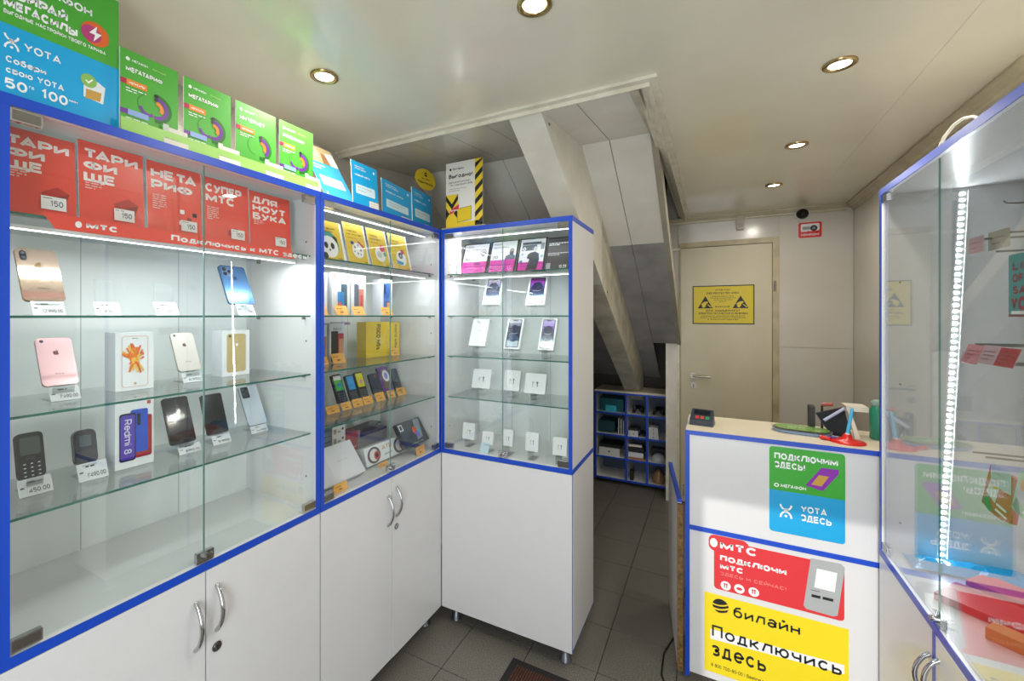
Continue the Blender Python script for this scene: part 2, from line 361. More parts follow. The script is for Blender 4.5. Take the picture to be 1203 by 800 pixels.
# ceiling with the stair opening
OX, OY = -.194, 1.634
ceil = struct(B().box(XL-.08, YF, H, XR+.08, OY, H+.03, CEILM).box(OX, OY, H, XR+.08, YB+.08, H+.03, CEILM).box(XL-.08, YF, 3.3, XR+.08, YN+.08, 3.33, WALLM).obj('ceiling'))
for x in (.62,):
    B().box(x, OY, H-.0006, x+.0015, YB, H, DIRTY).obj('panel_joint', ceil)
PX = [-1.66, -1.43, -1.235, -1.04, -.843, -.648, -.453, -.258]
def slab(y0, z0, y1, z1, x0, x1, t, m, name):
    v = [(x0, y0, z0), (x1, y0, z0), (x1, y1, z1), (x0, y1, z1)]
    d = Vector((0, z0-z1, y1-y0)).normalized()*t
    b = B(); b.hull([Vector(p) for p in v], [Vector(p)+d for p in v], m); return b.obj(name, ceil)
ZC, YC, SL = EYE+.88, 2.27, .60
zf = lambda y: ZC-SL*(y-YC)
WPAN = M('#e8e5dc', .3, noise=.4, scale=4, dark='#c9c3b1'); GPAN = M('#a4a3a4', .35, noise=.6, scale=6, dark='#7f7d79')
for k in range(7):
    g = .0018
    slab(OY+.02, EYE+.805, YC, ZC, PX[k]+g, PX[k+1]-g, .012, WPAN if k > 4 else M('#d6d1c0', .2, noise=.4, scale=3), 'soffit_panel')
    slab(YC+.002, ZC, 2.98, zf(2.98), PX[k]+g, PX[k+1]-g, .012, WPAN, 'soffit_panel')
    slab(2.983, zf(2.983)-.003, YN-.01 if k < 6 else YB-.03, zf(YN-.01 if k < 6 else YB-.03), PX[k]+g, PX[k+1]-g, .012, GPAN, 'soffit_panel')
slab(YC, ZC-.004, YB-.02, zf(YB-.02)-.004, -.262, -.232, .09, M('#aaa594', .45, noise=.5, scale=5, dark='#7f7862'), 'soffit_edge')
slab(OY+.02, EYE+.80, YC, ZC-.004, -.262, -.232, .06, DIRTY, 'soffit_edge')
# boxed beam under the soffit
def yz_prism(poly, x0, x1, m, name):
    b = B(); b.hull([(x0, y, z) for y, z in poly], [(x1, y, z) for y, z in poly], m); return b.obj(name, ceil)
bz = lambda y: EYE+.80-.555*(y-1.66)
yz_prism([(1.655, bz(1.655)), (2.75, bz(2.75)), (2.75, zf(2.75)+.02), (YC, ZC+.01), (1.655, EYE+.815)], -.731, -.592, OLDW, 'soffit_beam')
yz_prism([(2.753, bz(2.753)-.002), (4.6, bz(4.6)), (4.6, zf(4.6)+.02), (2.753, zf(2.753)+.02)], -.731, -.592, DIRTY, 'soffit_beam')
rs = B()
for y in (2.35, 2.55, 2.8, 3.2, 3.5): rs.disc((0, 0), .006, STEEL, 0, 8)
del rs
sb = B()
for x in (-.715, -.607):
    for y in (2.35, 3.15, 3.7):
        z = bz(y); sb.tube([(x, y, z-.0005), (x, y, z-.004)], .006, STEEL, 8)
for y in (1.75, 2.9): sb.tube([(-.592, y, bz(y)+.04), (-.588, y, bz(y)+.04)], .007, STEEL, 8)
sb.obj('screw_heads', ceil)['kind'] = 'stuff'
# mouldings
def mould(p0, p1, inward, m, name, hh=.045, dd=.045, ext0=0, ext1=0):
    """stepped cove moulding from p0 to p1 just under height z; inward = horizontal unit vector to the room"""
    p0 = Vector(p0); p1 = Vector(p1); n = Vector(inward); prof = [(0, 0), (dd, 0), (dd, -.010), (dd*.75, -.014), (dd*.62, -hh*.5), (dd*.30, -hh*.62), (dd*.24, -hh*.9), (0, -hh)]
    a = [p0+n*x+Vector((0, 0, z)) for x, z in prof]; c = [p1+n*x+Vector((0, 0, z)) for x, z in prof]
    b = B(); b.hull(a, c, m); return b.obj(name)
def mitre(o): return o
t1 = struct(mould((XL, OY-.004, H+.022), (OX+.0035, OY-.004, H+.022), (0, 1, 0), TRIM, 'trim_1', .05, .055))
t1b = mould((OX+.004, OY-.0045, H+.0225), (OX+.004, YB-.01, H+.0225), (-1, 0, 0), TRIM, 'moulding', .051, .055); t1b.parent = t1
for o in (B().box(XL, OY-.03, H-.012, OX+.03, OY-.002, H-.0005, TRIM).obj('moulding_lip', t1), B().box(OX+.002, OY-.002, H-.012, OX+.03, YB-.04, H-.0005, TRIM).obj('moulding_lip', t1)): pass
BRN = M('#d3c8ac', .4, noise=.5, scale=6, dark='#a89a78')
struct(mould((OX-.2, YB-.008, H-.001), (XR-.05, YB-.008, H-.001), (0, -1, 0), BRN, 'trim_2', .045, .05))
struct(mould((XR-.008, YB-.01, H-.001), (XR-.008, YF, H-.001), (-1, 0, 0), BRN, 'trim_3', .045, .05))
B().box(-.232, OY+.03, H+.018, OX+.004, YB-.02, H+.026, OLDW).obj('added_gap_board', ceil)  # added board, catches room light where the unlit void would show dark
# thin strip joining door head and niche
B().box(-.345, YB-.02, 2.155, -.236, YB-.007, 2.175, TRIM).obj('head_strip', wb)
B().box(-.345, YB, 1.373, -.2355, YB+.03, 3.3, WALLM).obj('panel', wb)
# recessed ceiling spots
LAMPS = [(-1.165, 1.08), (.365, 1.83), (-.41, 1.095), (.357, 2.60), (.34, 3.33)]
LL = ['round chrome recessed ceiling spot above the green posters on the left', 'round recessed ceiling spot nearest the right glass cabinet', 'round recessed ceiling spot cut by the top edge, between the cabinets',
      'middle ceiling spot of the row leading to the door', 'farthest ceiling spot, just before the yellow-signed door']
for (x, y), lb in zip(LAMPS, LL):
    r = tag(empty('ceiling_spot', (x, y, H)), lb, 'ceiling lamp', 'recessed ceiling spots')
    b = B(); n = 28; pr = [(.046, .0), (.046, -.006), (.038, -.009), (.031, -.005), (.030, .010)]
    v = [(rr*math.cos(2*math.pi*k/n), rr*math.sin(2*math.pi*k/n), z-.0005) for rr, z in pr for k in range(n)]
    b.grid(v, [(i*n+k, i*n+(k+1) % n, (i+1)*n+(k+1) % n, (i+1)*n+k) for i in range(len(pr)-1) for k in range(n)], M('#b8a070', .25, 1.), True); b.obj('ring', r)
    b = B(); b.poly([(.030*math.cos(-2*math.pi*k/n), .030*math.sin(-2*math.pi*k/n), -.004) for k in range(n)], M('#fff3dd', .5, emit=9.)); b.obj('lens', r)
    d = bpy.data.lights.new('spot_light', 'AREA'); d.shape = 'DISK'; d.size = .07; d.energy = LAMP_POWER; d.color = (1, .93, .82)
    lo = bpy.data.objects.new('spot_light', d); COL.objects.link(lo); lo.parent = r; lo.location = (0, 0, -.012)

# ---------------------------------------------------------------- door with the yellow sign
dr = struct(empty('door_1', (-.234, YB, 0))); DM = M('#cec5a9', .42, noise=.35, scale=3, dark='#b5aa8c')
B().rbox(0, .01, .648, 2.17, .003, -.004, .03, DM).obj('leaf', dr)
FRM = M('#bcae8a', .4, noise=.5, scale=8, dark='#7c6f4e')
B().box(.650, -.022, 0, .692, .04, 2.215, FRM).obj('frame_post', dr)
B().box(-.012, -.018, 2.174, .650, .04, 2.215, FRM).obj('frame_head', dr)
B().box(-.012, -.012, 0, -.002, .04, 2.174, FRM).obj('frame_post', dr)
hb = B(); hb.tube([(.097, -.004, 1.093), (.097, -.012, 1.093)], .027, SATIN, 20); hb.tube([(.097, -.01, 1.093), (.097, -.045, 1.093)], .009, SATIN, 10); hb.tube([(.090, -.048, 1.093), (.12, -.052, 1.093), (.225, -.048, 1.091)], .0095, SATIN, 10); hb.obj('handle', dr)
b = B(); b.tube([(.097, -.004, 1.01), (.097, -.011, 1.01)], .026, SATIN, 20); b.box(.094, -.0125, .995, .100, -.011, 1.022, BLACK); b.obj('lock_plate', dr)
b = B(); b.tube([(.665, -.028, 1.79), (.665, -.028, 1.87)], .008, STEEL, 10); b.obj('hinge', dr)
# warning sign on the door
fr = Fr('B', YB-.0055, 813.6, 886.4, base=EYE-.072, vt=336, L=.32)
b = B(); b.box(0, 0, 0, fr.W, .0012, fr.L, M('#b3a21b', .5)); rect(b, 0, 0, fr.W, fr.L, BLK, -.0002); rect(b, .008, .008, fr.W-.008, fr.L-.008, M('#d8c11c', .45), -.0004)
so = tag(b.obj('warning_sign', None, fr.O, fr.rot), 'yellow electrostatic warning sign with two black triangles on the door', 'sign')
b = B(); W_, L_ = fr.W, fr.L
for s, cx, z, wd, h in (('ATTENTION', .5, .86, .24, .04), ('ESD PROTECTED AREA', .5, .775, .52, .045), ('OBSERVE PRECAUTIONS', .5, .705, .36, .022), ('FOR HANDLING ELECTROSTATIC', .5, .66, .42, .022), ('SENSITIVE DEVICES', .5, .612, .30, .022), ('ONLY', .5, .565, .12, .022),
    ('ВНИМАНИЕ', .5, .43, .24, .035), ('ЗОНА, ЗАЩИЩЕННАЯ ОТ', .5, .325, .56, .045), ('ЭЛЕКТРОСТАТИЧЕСКОГО РАЗРЯДА', .5, .255, .8, .045), ('СОБЛЮДАЙТЕ МЕРЫ ПРЕДОСТОРОЖНОСТИ', .5, .20, .7, .022), ('РАБОТА С ПРИБОРАМИ ТОЛЬКО В ЗАЗЕМЛЕННОЙ', .5, .155, .72, .022), ('И ЗАЩИТНОЙ ОДЕЖДЕ', .5, .11, .5, .022)):
    text(b, s, (cx-wd/2)*W_, z*L_, wd*W_, h*L_*1.1, BLK, .2, -.0008)
for x0 in (.09, .66):
    t = lambda x, z: ((x0+x*.25)*W_, (.41+z*.32)*L_)
    b.poly([(t(*p)[0], -.0008, t(*p)[1]) for p in ((0, 0), (1, 0), (.5, 1))], BLK)
    for pl in ([(.17, .42), (.24, .36), (.42, .52), (.64, .56), (.70, .46), (.56, .34), (.52, .16), (.42, .04), (.30, .10), (.27, .28)], [(.62, .30), (.68, .32), (.93, .10), (.86, .06)]):
        b.poly([(t(*p)[0], -.0011, t(*p)[1]) for p in pl], M('#d8c11c', .45))
b.obj('lettering', so)
# camera, red video sign, alarm sensor
r = tag(empty('security_camera', (.603, YB-.007, EYE+.772)), 'small black dome security camera on the back wall above the red sign', 'camera')
b = B(); b.tube([(0, 0, 0), (0, -.02, 0)], .05, M('#c9c5ba', .4), 20); b.obj('base', r)
b = B(); b.tube([(0, -.02, 0), (0, -.045, -.004), (0, -.056, -.008)], [.04, .034, .012], BLACK, 18); b.obj('dome', r)
fr = Fr('B', YB-.008, 938, 965.5, base=EYE+.592, vt=262)
b = B(); b.rbox(0, 0, fr.W, fr.L, .012, 0, .001, M('#c4c0b8', .4), RED); rrf(b, .014, .05, fr.W-.014, fr.L-.012, .01, PAPER)
vs = tag(b.obj('video_sign', None, fr.O, fr.rot), 'small red and white video surveillance sticker on the back wall', 'sign')
b = B(); b.disc((fr.W*.66, fr.L*.6), .022, BLK, -.0007); b.disc((fr.W*.66, fr.L*.6), .011, M('#7b8790'), -.001); rect(b, .025, fr.L*.52, fr.W*.5, fr.L*.72, M('#9b9b9b'), -.0007); text(b, 'ВЕДЕТСЯ', .016, .045, fr.W*.5, .016, PAPER, .25, -.0007); text(b, 'ВИДЕОНАБЛЮДЕНИЕ', .016, .014, fr.W-.032, .016, PAPER, .25, -.0007); b.obj('print', vs)
r = tag(empty('motion_sensor', (.20, YB-.007, EYE+.76)), 'small pale box sensor under the ceiling moulding above the door', 'sensor')
b = B(); b.rbox(-.028, -.07, .028, .045, .012, -.035, 0, M('#b9b29f', .4)); b.obj('housing', r)
b = B(); b.rbox(-.018, -.055, .018, -.02, .005, -.038, -.034, M('#8e8876', .3)); b.obj('window', r)

# ================================================================ glass display cabinets
T = .0165
def handle(parent, x, z, L=.13, out=.032):
    b = B(); n = 12; P = []
    for k in range(n+1):
        a = k/n; P.append((x, -.002-out*math.sin(math.pi*a)**.7, z+L*(a-.5)))
    b.tube(P, [.0065]+[.006]*(n-1)+[.0065], CHROME, 10); b.obj('handle', parent)
def keylock(parent, x, z):
    b = B(); b.tube([(x, 0, z), (x, -.006, z)], .0135, STEEL, 20); b.tube([(x, -.006, z), (x, -.008, z)], .009, CHROME, 16); b.box(x-.0012, -.0088, z-.005, x+.0012, -.0079, z+.005, BLACK); b.obj('lock', parent)
def glass_cabinet(name, loc, rotz, W, D, label, shelves, top=2.047, mid=.887, base=.09, fd=.026, bd=.06, doors=True, lock=True, side_edges=False, single=False, led=(), kn=''):
    r = tag(empty(name, loc, (0, 0, rotz)), label, 'cabinet', 'blue-edged glass display cabinets')
    bt = .022
    for x0 in (0, W-T):
        b = B(); b.box(x0, .001, mid+bt, x0+T, D, top-bt, WHITE); s = b.obj('side_panel', r)
        B().box(x0-.0004, -.0015, mid+bt, x0+T+.0004, .001, top-bt, BLUE).obj('blue_edging', s)
    s = B().box(0, .001, top-bt, W, D, top, WHITE).obj('top_panel', r)
    e = B().box(-.0006, -.002, top-bt, W+.0006, .001, top+.0006, BLUE)
    e.box(-.0015, 0, top-bt, 0, D, top+.0006, BLUE); e.box(W, 0, top-bt, W+.0015, D, top+.0006, BLUE); e.obj('blue_edging', s)
    s = B().box(0, .001, mid, W, D, mid+bt, WHITE).obj('middle_panel', r)
    e = B().box(-.0006, -.002, mid, W+.0006, .001, mid+bt, BLUE)
    e.box(-.0015, 0, mid, 0, D, mid+bt, BLUE); e.box(W, 0, mid, W+.0015, D, mid+bt, BLUE); e.obj('blue_edging', s)
    B().box(T, D-.008, mid+bt, W-T, D, top-bt, WHITEIN).obj('back_panel', r)
    for f in (.333, .666) if W > .6 else (.5,):
        B().box(W*f-.0008, D-.0085, mid+bt, W*f+.0008, D-.008, top-bt, M('#9fa6a3', .5)).obj('panel_joint', r)
    # lower body
    b = B(); b.box(0, .018, base, T, D, mid, WHITE); b.box(W-T, .018, base, W, D, mid, WHITE); b.box(T, .018, base, W-T, D, base+T, WHITE); b.box(T, D-.006, base+T, W-T, D, mid, WHITE); b.obj('lower_body', r)
    if single:
        B().box(.0015, -.001, base-.004, W-.0015, .017, mid-.002, WHITE).obj('front_panel', r)
        B().box(W, 0, base, W+.0012, .003, mid, BLUE).box(W-.0002, .003, base-.0012, W+.0012, D, base+.004, M('#16276b', .4)).obj('blue_edging', r)
    else:
        for k in range(2):
            x0, x1 = k*W/2+.0015, (k+1)*W/2-.0015
            dd = B().box(x0, -.001-.002*k, base-.004, x1, .017, mid-.002, WHITE).obj('door', r)
            handle(dd, W/2-.028 if k == 0 else W/2+.030, mid-.115 - (.004 if k else .025))
            if k and lock: keylock(dd, W/2+.030, mid-.115-.115)
    for x in (.05, W-.05):
        for y in (.065, D-.05):
            B().tube([(x, y, 0), (x, y, .006), (x, y, .008), (x, y, base)], [.028, .028, .023, .021], M('#6d7076', .3, .8), 18).obj('foot', r)
    # glass doors
    gz0, gz1 = mid+bt+.006, top-bt-.004
    for k in range(2):
        x0 = T+.001 if k == 0 else W/2+.001; x1 = W/2-.001 if k == 0 else W-T-.001
        g = B().box(x0, .006, gz0, x1, .010, gz1, GLASS)
        g.box(x0, .0062, gz0, x0+.0008, .0098, gz1, M('#5d8f83', .2)) if k else g.box(x1-.0008, .0062, gz0, x1, .0098, gz1, M('#7fa79d', .2))
        g = g.obj('glass_door', r)
        for zc in (gz0+.012, gz1-.012):
            xa, xb = (x0, x0+.050) if k == 0 else (x1-.050, x1)
            b = B(); b.rbox(xa, zc-.013, xb, zc+.013, .002, .001, .0135, CHROME); b.rbox(xa+.003, zc-.010, xb-.003, zc+.010, .002, .0002, .0012, STEEL); b.obj('hinge', g)
        if k and lock:
            b = B(); b.rbox(x0-.024, gz0-.004, x0+.024, gz0+.026, .003, .001, .0145, CHROME); b.tube([(x0, .001, gz0+.012), (x0, -.008, gz0+.012)], .010, CHROME, 16)
            b.tube([(x0, -.008, gz0+.012), (x0, -.013, gz0+.012)], .007, STEEL, 14); b.tube([(x0+.012, -.006, gz0+.018), (x0+.012, -.012, gz0+.018)], .003, CHROME, 8); b.obj('lock', g)
    # shelves with support pegs
    for z in shelves:
        s = B().box(T+.002, fd, z-.0055, W-T-.002, D-bd, z, SHELF).box(T+.002, fd-.0006, z-.0055, W-T-.002, fd, z, GEDGE).obj('glass_shelf', r)
        p = B()
        for x, sx in ((T, 1), (W-T, -1)):
            for y in (fd+.03, D-bd-.03): p.tube([(x, y, z-.010), (x+sx*.012, y, z-.010)], .0045, STEEL, 8)
        p.obj('shelf_pin', r)['kind'] = 'stuff'
    h = B()
    for x, sx in ((T, 1), (W-T, -1)):
        for z in (mid+.13, mid+.62, mid+.98): h.tube([(x, .05, z), (x+sx*.0006, .05, z)], .0035, BLK, 8)
    h.obj('drill_holes', r)['kind'] = 'stuff'
    for z, y, pw in led:
        c = B(); c.box(T+.01, y-.010, z-.004, W-T-.012, y+.010, z+.004, M('#e8ecea', .4)); c = c.obj('led_bar', r)
        B().box(T+.012, y-.006, z-.0052, W-T-.014, y+.006, z-.0042, M('#f4fbff', .5, emit=6.)).obj('led_strip', c)
        d = bpy.data.lights.new('led_light', 'AREA'); d.shape = 'RECTANGLE'; d.size = W-.1; d.size_y = .02; d.energy = pw*LED_POWER; d.color = (.93, .98, 1.)
        o = bpy.data.objects.new('led_light', d); COL.objects.link(o); o.parent = r; o.location = (W/2, y, z-.007)
    return r
FX, FY = -1.244, 1.941          # planes of the two runs of cabinets
SH = [EYE+.216, EYE+.0, EYE-.21, EYE-.422]
def led_dots(parent, x0, x1, y, z): pass
c1 = glass_cabinet('display_cabinet', (FX, .316, 0), math.pi/2, .815, .40, 'large glass display cabinet on the left with red posters on its top shelf', SH, led=((EYE+.196, .10, 3.4),))
c2 = glass_cabinet('display_cabinet', (FX, 1.1345, 0), math.pi/2, .8065, .40, 'glass display cabinet in the corner with yellow cards on its top shelf', SH, led=((2.016, .085, .5), (EYE+.198, .085, 1.6)))
c3 = glass_cabinet('display_cabinet', (FX+.006, FY, 0), 0, .690, .395, 'glass display cabinet facing the street, with white earphone boxes on its shelves', SH, single=True, led=((2.014, .10, .3), (EYE+.198, .085, 1.5)))
# upright strip at the left of the third cabinet
b = B(); b.box(.05, .075, EYE+.225, .058, .10, EYE+.41, M('#f4fbff', .5, emit=5.)); b.obj('led_strip', c3)
# vertical seam trims of the runs in the corner
XS = [FX-.166]

# ---- right-hand cabinet
RX = .533
cr = glass_cabinet('display_cabinet', (RX, 2.105, 0), -math.pi/2, .905, .375, 'tall glass display cabinet on the right with hanging accessories and a vertical light strip', [], top=2.052, mid=.737, bd=.02, fd=.03)
B().box(.4525-.010, -.0036, .09, .4525+.010, -.0031, .737, BLUE).obj('blue_edging', cr)
# slanting light strip on the far end panel (runs in the y-z plane of the cabinet)
def ptB(u, v, Y): d = ray(u, v); k = Y/d.y; return Vector((d.x*k, Y, d.z*k+EYE))
p0, p1 = ptB(1131, 224, 2.084), ptB(1106, 655, 2.084); dv = (p0-p1).normalized(); L = (p0-p1).length
st = empty('vertical_light_strip', p1, (0, math.atan2(dv.x, dv.z), 0)); tag(st, 'vertical strip of white light dots on the far end of the right glass cabinet', 'light strip')
B().box(-.012, -.001, 0, .012, .004, L, M('#dfe5e5', .35)).box(.012, -.006, 0, .0145, .004, L, M('#f2f5f5', .3)).obj('channel', st)
b = B(); n = int(L/.0205)
for k in range(n): z = (k+.5)*L/n; b.poly([(x, -.0016, zz) for x, zz in ((-.006, z-.0045), (.002, z-.0045), (.006, z), (.002, z+.0045), (-.006, z+.0045))], M('#f3faff', .5, emit=150.))
o = b.obj('led_dots', st); o['kind'] = 'stuff'
# white cable looping over its top
b = B(); P = [ptB(1100, 171, 1.95), ptB(1101, 160, 1.93), ptB(1108, 151, 1.90), ptB(1122, 144, 1.86), ptB(1136, 141, 1.83), ptB(1146, 141, 1.80)]
P = [Vector((RX+.02+.006*i, 1.71-.034*i, 2.055+h)) for i, h in enumerate((.0, .035, .052, .055, .045, .02))]
b.tube(P, .004, M('#e3e0d2', .4), 8); tag(b.obj('white_cable'), 'short white cable looping on top of the right glass cabinet', 'cable')

# ================================================================ counter
CX0, CX1, CYF, CTOP = -.102, .640, 2.138, 1.10
ct = tag(empty('service_counter', (CX0, CYF, 0)), 'white service counter with blue edges carrying three operator stickers', 'counter')
CW = CX1-CX0
CREAM = M('#d9cfb9', .4, noise=.25, scale=9, dark='#c3b699')
B().box(0, .0, CTOP-.018, CW, .345, CTOP, CREAM).obj('counter_top', ct)
CWH = M('#d9d8d8', .22, noise=.04, scale=9, dark='#bdbab6')
B().box(.016, .001, .69, CW, .018, CTOP-.018, CWH).obj('upper_front_panel', ct)
B().box(.016, .001, .05, CW, .018, .670, CWH).obj('lower_front_panel', ct)
B().box(0, .0, .03, .016, .345, CTOP-.018, WHITE).obj('side_panel', ct)
e = B(); e.box(-.001, -.002, CTOP-.0185, CW, 0, CTOP+.0003, BLUE).box(-.001, -.002, .03, .016, .001, CTOP-.0185, BLUE).box(.016, -.002, .670, CW, .002, .690, BLUE).box(-.0015, -.002, CTOP-.018, 0, .345, CTOP, BLUE); e.obj('blue_edging', ct)
# swing gate behind the counter corner
g0, g1 = Vector((-.119, 2.165, 0)), Vector((-.196, 2.68, 0)); ga = math.atan2(g1.y-g0.y, g1.x-g0.x); GL = (g1-g0).length
gt = tag(empty('swing_gate', g0, (0, 0, ga)), 'low white swing gate with a blue top edge standing open behind the counter', 'gate')
B().box(0, 0, .03, GL, .016, .768, WHITE).obj('panel', gt)
B().box(-.001, -.001, .768, GL, .017, .785, BLUE).obj('blue_edging', gt)
OSB = M('#8b6a3c', .7, noise=.9, scale=60, dark='#3c2a14', bump=.4)
B().box(-.0165, -.004, .03, -.001, .018, .765, OSB).obj('raw_edge', gt)
b = B()
for z in (.80, .30): b.tube([(-.006, -.008, z), (-.006, -.008, z+.05)], .004, STEEL, 8)
b.obj('hinge', gt)
tag(B().tube([(-.14, 2.62, .004), (-.165, 2.40, .004), (-.200, 2.26, .004), (-.198, 2.12, .004), (-.155, 2.02, .004), (-.125, 1.99, .004)], .0035, BLACK, 8).obj('floor_cable'), 'thin black cable lying on the floor tiles beside the counter', 'cable')
# floor mat
fm = B(); fm.box(0, 0, 0, .75, -.62, .008, M('#1b1a1c', .8)); fm = tag(fm.obj('door_mat', None, (-.812, 1.890, .0005), (0, 0, -.01)), 'brown ribbed door mat with a black border on the floor tiles', 'mat')
mm = B(); nr = 60
for k in range(nr):
    x = .035+k*(.68/nr); mm.box(x, -.585, .008, x+.007, -.035, .0125, M('#5c3420', .9, noise=.9, scale=180, dark='#120b08'))
mm.obj('ribbed_carpet', fm)['kind'] = 'stuff'

# ---------------------------------------------------------------- stickers on the counter
SY0 = CYF+.0005
GRN = M('#36a527', .35); GRN2 = M('#4ba736', .4); CYAN = M('#11a0d8', .35); WT = M('#f3f4f4', .5)
def yota(b, x, z, s, m, y=-.0008):
    up = [(x-s*.44, z+s*.66), (x-s*.40, z+s*.44), (x-s*.22, z+s*.22), (x+s*.22, z+s*.22), (x+s*.40, z+s*.44), (x+s*.44, z+s*.66)]
    for q in stroke(up, s*.15): b.poly([(px, y, pz) for px, pz in q], m)
    for q in stroke([(x-s*.16, z+s*.22), (x, z+s*.04), (x+s*.16, z+s*.22)], s*.17): b.poly([(px, y, pz) for px, pz in q], m)
    ar = [(x-s*.44, z-s*.62), (x-s*.40, z-s*.36), (x-s*.22, z-s*.10), (x, z-s*.04), (x+s*.22, z-s*.10), (x+s*.40, z-s*.36), (x+s*.44, z-s*.62)]
    for q in stroke(ar, s*.15): b.poly([(px, y, pz) for px, pz in q], m)
    b.disc((x, z-s*.44), s*.12, m, y, 12)
fr = Fr('B', SY0, 903.8, 993, base=EYE-.868, vt=523.5)
b = B(); b.rbox(0, 0, fr.W, fr.L, .012, -.0004, .0004, CYAN)
stk = tag(b.obj('counter_sticker', None, fr.O, fr.rot), 'green and blue sticker with a violet SIM card on the upper counter front', 'sticker')
b = B(); W_, L_ = fr.W, fr.L; top = rrect(0, 0, W_, L_, .012); hz = L_*.49
b.poly([(x, -.0006, z) for x, z in top if z > hz]+[(0, -.0006, hz), (W_, -.0006, hz)], GRN)
text(b, 'ПОДКЛЮЧИМ', .07*W_, .855*L_, .84*W_, .075*L_, WT, .24, -.0009); text(b, 'ЗДЕСЬ!', .07*W_, .755*L_, .42*W_, .075*L_, WT, .24, -.0009)
b.disc((.10*W_, .55*L_), .035*W_, WT, -.0009); b.disc((.10*W_, .55*L_), .018*W_, GRN, -.0011); text(b, 'МЕГАФОН', .16*W_, .532*L_, .34*W_, .04*L_, WT, .22, -.0009)
VIO = M('#8a1fa8', .35); GOLD = M('#c99a3c', .3)
poly_px(b, fr, [(946, 570), (965, 549.5), (985.5, 552), (985.5, 557), (966.5, 577)], VIO, -.0010); poly_px(b, fr, [(953, 569), (962, 558), (974, 560), (965, 571.5)], GOLD, -.0013)
yota(b, .23*W_, .255*L_, .17*W_, WT); text(b, 'YOTA', .43*W_, .28*L_, .34*W_, .075*L_, WT, .22, -.0009); text(b, 'ЗДЕСЬ', .43*W_, .18*L_, .40*W_, .075*L_, WT, .22, -.0009)
b.obj('print', stk)
fr = Fr('B', SY0, 838.8, 992, base=EYE-1.160, vt=633)
REDS = M('#d8343a', .35); b = B(); b.rbox(0, 0, fr.W, fr.L, .014, -.0004, .0004, REDS)
b.rbox(-.020, fr.L-.05, .06*fr.W+.1, fr.L+.018, .024, -.0006, .0004, REDS)
stk = tag(b.obj('counter_sticker', None, fr.O, fr.rot), 'red sticker with white lettering and three round symbols on the lower counter front', 'sticker')
b = B(); W_, L_ = fr.W, fr.L
b.disc((-.001, L_-.016), .014, WT, -.0009, 20, .019)
text_px(b, fr, 'МТС', (846, 645), (889.5, 654), 9, WT, .25, -.0009, .12); text_px(b, fr, 'ПОДКЛЮЧИ', (846, 659.5), (924, 675), 6.5, WT, .28, -.0009); text_px(b, fr, 'МТС', (846, 668.5), (873.5, 674), 6.3, WT, .28, -.0009)
text_px(b, fr, 'ЗДЕСЬ И СЕЙЧАС!', (846, 676), (924, 693), 4.0, M('#ee7a76', .4), .22, -.0009)
for k, u in enumerate((852.5, 868.5, 885.5)):
    x, z = fr.loc(u, 688+k*3.7); b.disc((x, z), .0185, WT, -.0009, 20)
    if k == 1: b.disc((x, z), .011, REDS, -.0012, 14, .006)
    else:
        for dx in (-.004, .004): rect(b, x+dx-.002, z-.008, x+dx+.002, z+.009, REDS, -.0012); b.disc((x+dx, z+.007), .004, REDS, -.0013, 8)
b.obj('print', stk)
# grey device picture, a card stuck over the red sticker (its code is left blank)
b = B(); b.prism([fr.loc(952.5, 655.5), fr.loc(988, 662.5), fr.loc(992.5, 667), fr.loc(984, 723), fr.loc(979, 724), fr.loc(947, 715), fr.loc(944, 711)], -.0016, -.0002, M('#a9abac', .3))
gc = tag(b.obj('card_sticker', None, fr.O, fr.rot), 'grey device-shaped sticker with a blank white square, overlapping the red sticker', 'sticker')
b = B(); poly_px(b, fr, [(959.5, 667.5), (983.5, 673), (980.5, 695.5), (956.5, 689.5)], WT, -.002)
for (a0, a1, v0_, v1_) in ((953.5, 964, 697.5, 700), (966.5, 979, 700.5, 703.5)): poly_px(b, fr, [(a0, v0_), (a1, v1_), (a1-.4, v1_+3.2), (a0-.4, v0_+3.2)], BLK, -.002)
poly_px(b, fr, [(952, 692), (963, 694.5), (963, 695.3), (952, 692.8)], M('#555555'), -.002)
b.obj('print', gc)
fr = Fr('B', SY0, 827.5, 997, base=.05, vt=694.5)
b = B(); b.box(0, -.0003, EYE-1.52-.05, fr.W, .0004, fr.L, M('#ecd31f', .35))
stk = tag(b.obj('counter_sticker', None, fr.O, fr.rot), 'yellow sticker with black lettering at the bottom of the counter front', 'sticker')
b = B(); bx, bz_ = fr.loc(846.5, 712); R_ = .030
b.disc((bx, bz_), R_, BLK, -.0008, 26)
for zo, hh in ((.010, .009), (-.007, .011), (-.022, .006)):
    pts = []
    for k in range(11): a = -1+2*k/10; pts.append((bx+a*R_*1.05, bz_+zo+.008*(1-a*a)*-1+a*.006))
    for q in stroke(pts, hh*.62): b.poly([(x, -.0011, z) for x, z in q], YEL)
text_px(b, fr, 'билайн', (861.5, 726.5), (940, 745), 13, BLK, .17, -.0008, .2)
for a0, a1, vv, ww, hh in ((836, 992, 751, 792, 12.5), ):
    poly_px(b, fr, [(834.5, 750), (992, 792), (992, 781.5), (834.5, 738.5)], PAPER, -.0005)
text_px(b, fr, 'Подключись', (836.5, 750.5), (989, 790.5), 14, BLK, .16, -.0008, .2); text_px(b, fr, 'здесь', (836, 772), (900, 787), 17, BLK, .17, -.0008, .2)
text_px(b, fr, '8 800 700-80-00 | beeline.ru', (835.5, 784.5), (900, 801), 4, BLK, .15, -.0008)
b.obj('print', stk)

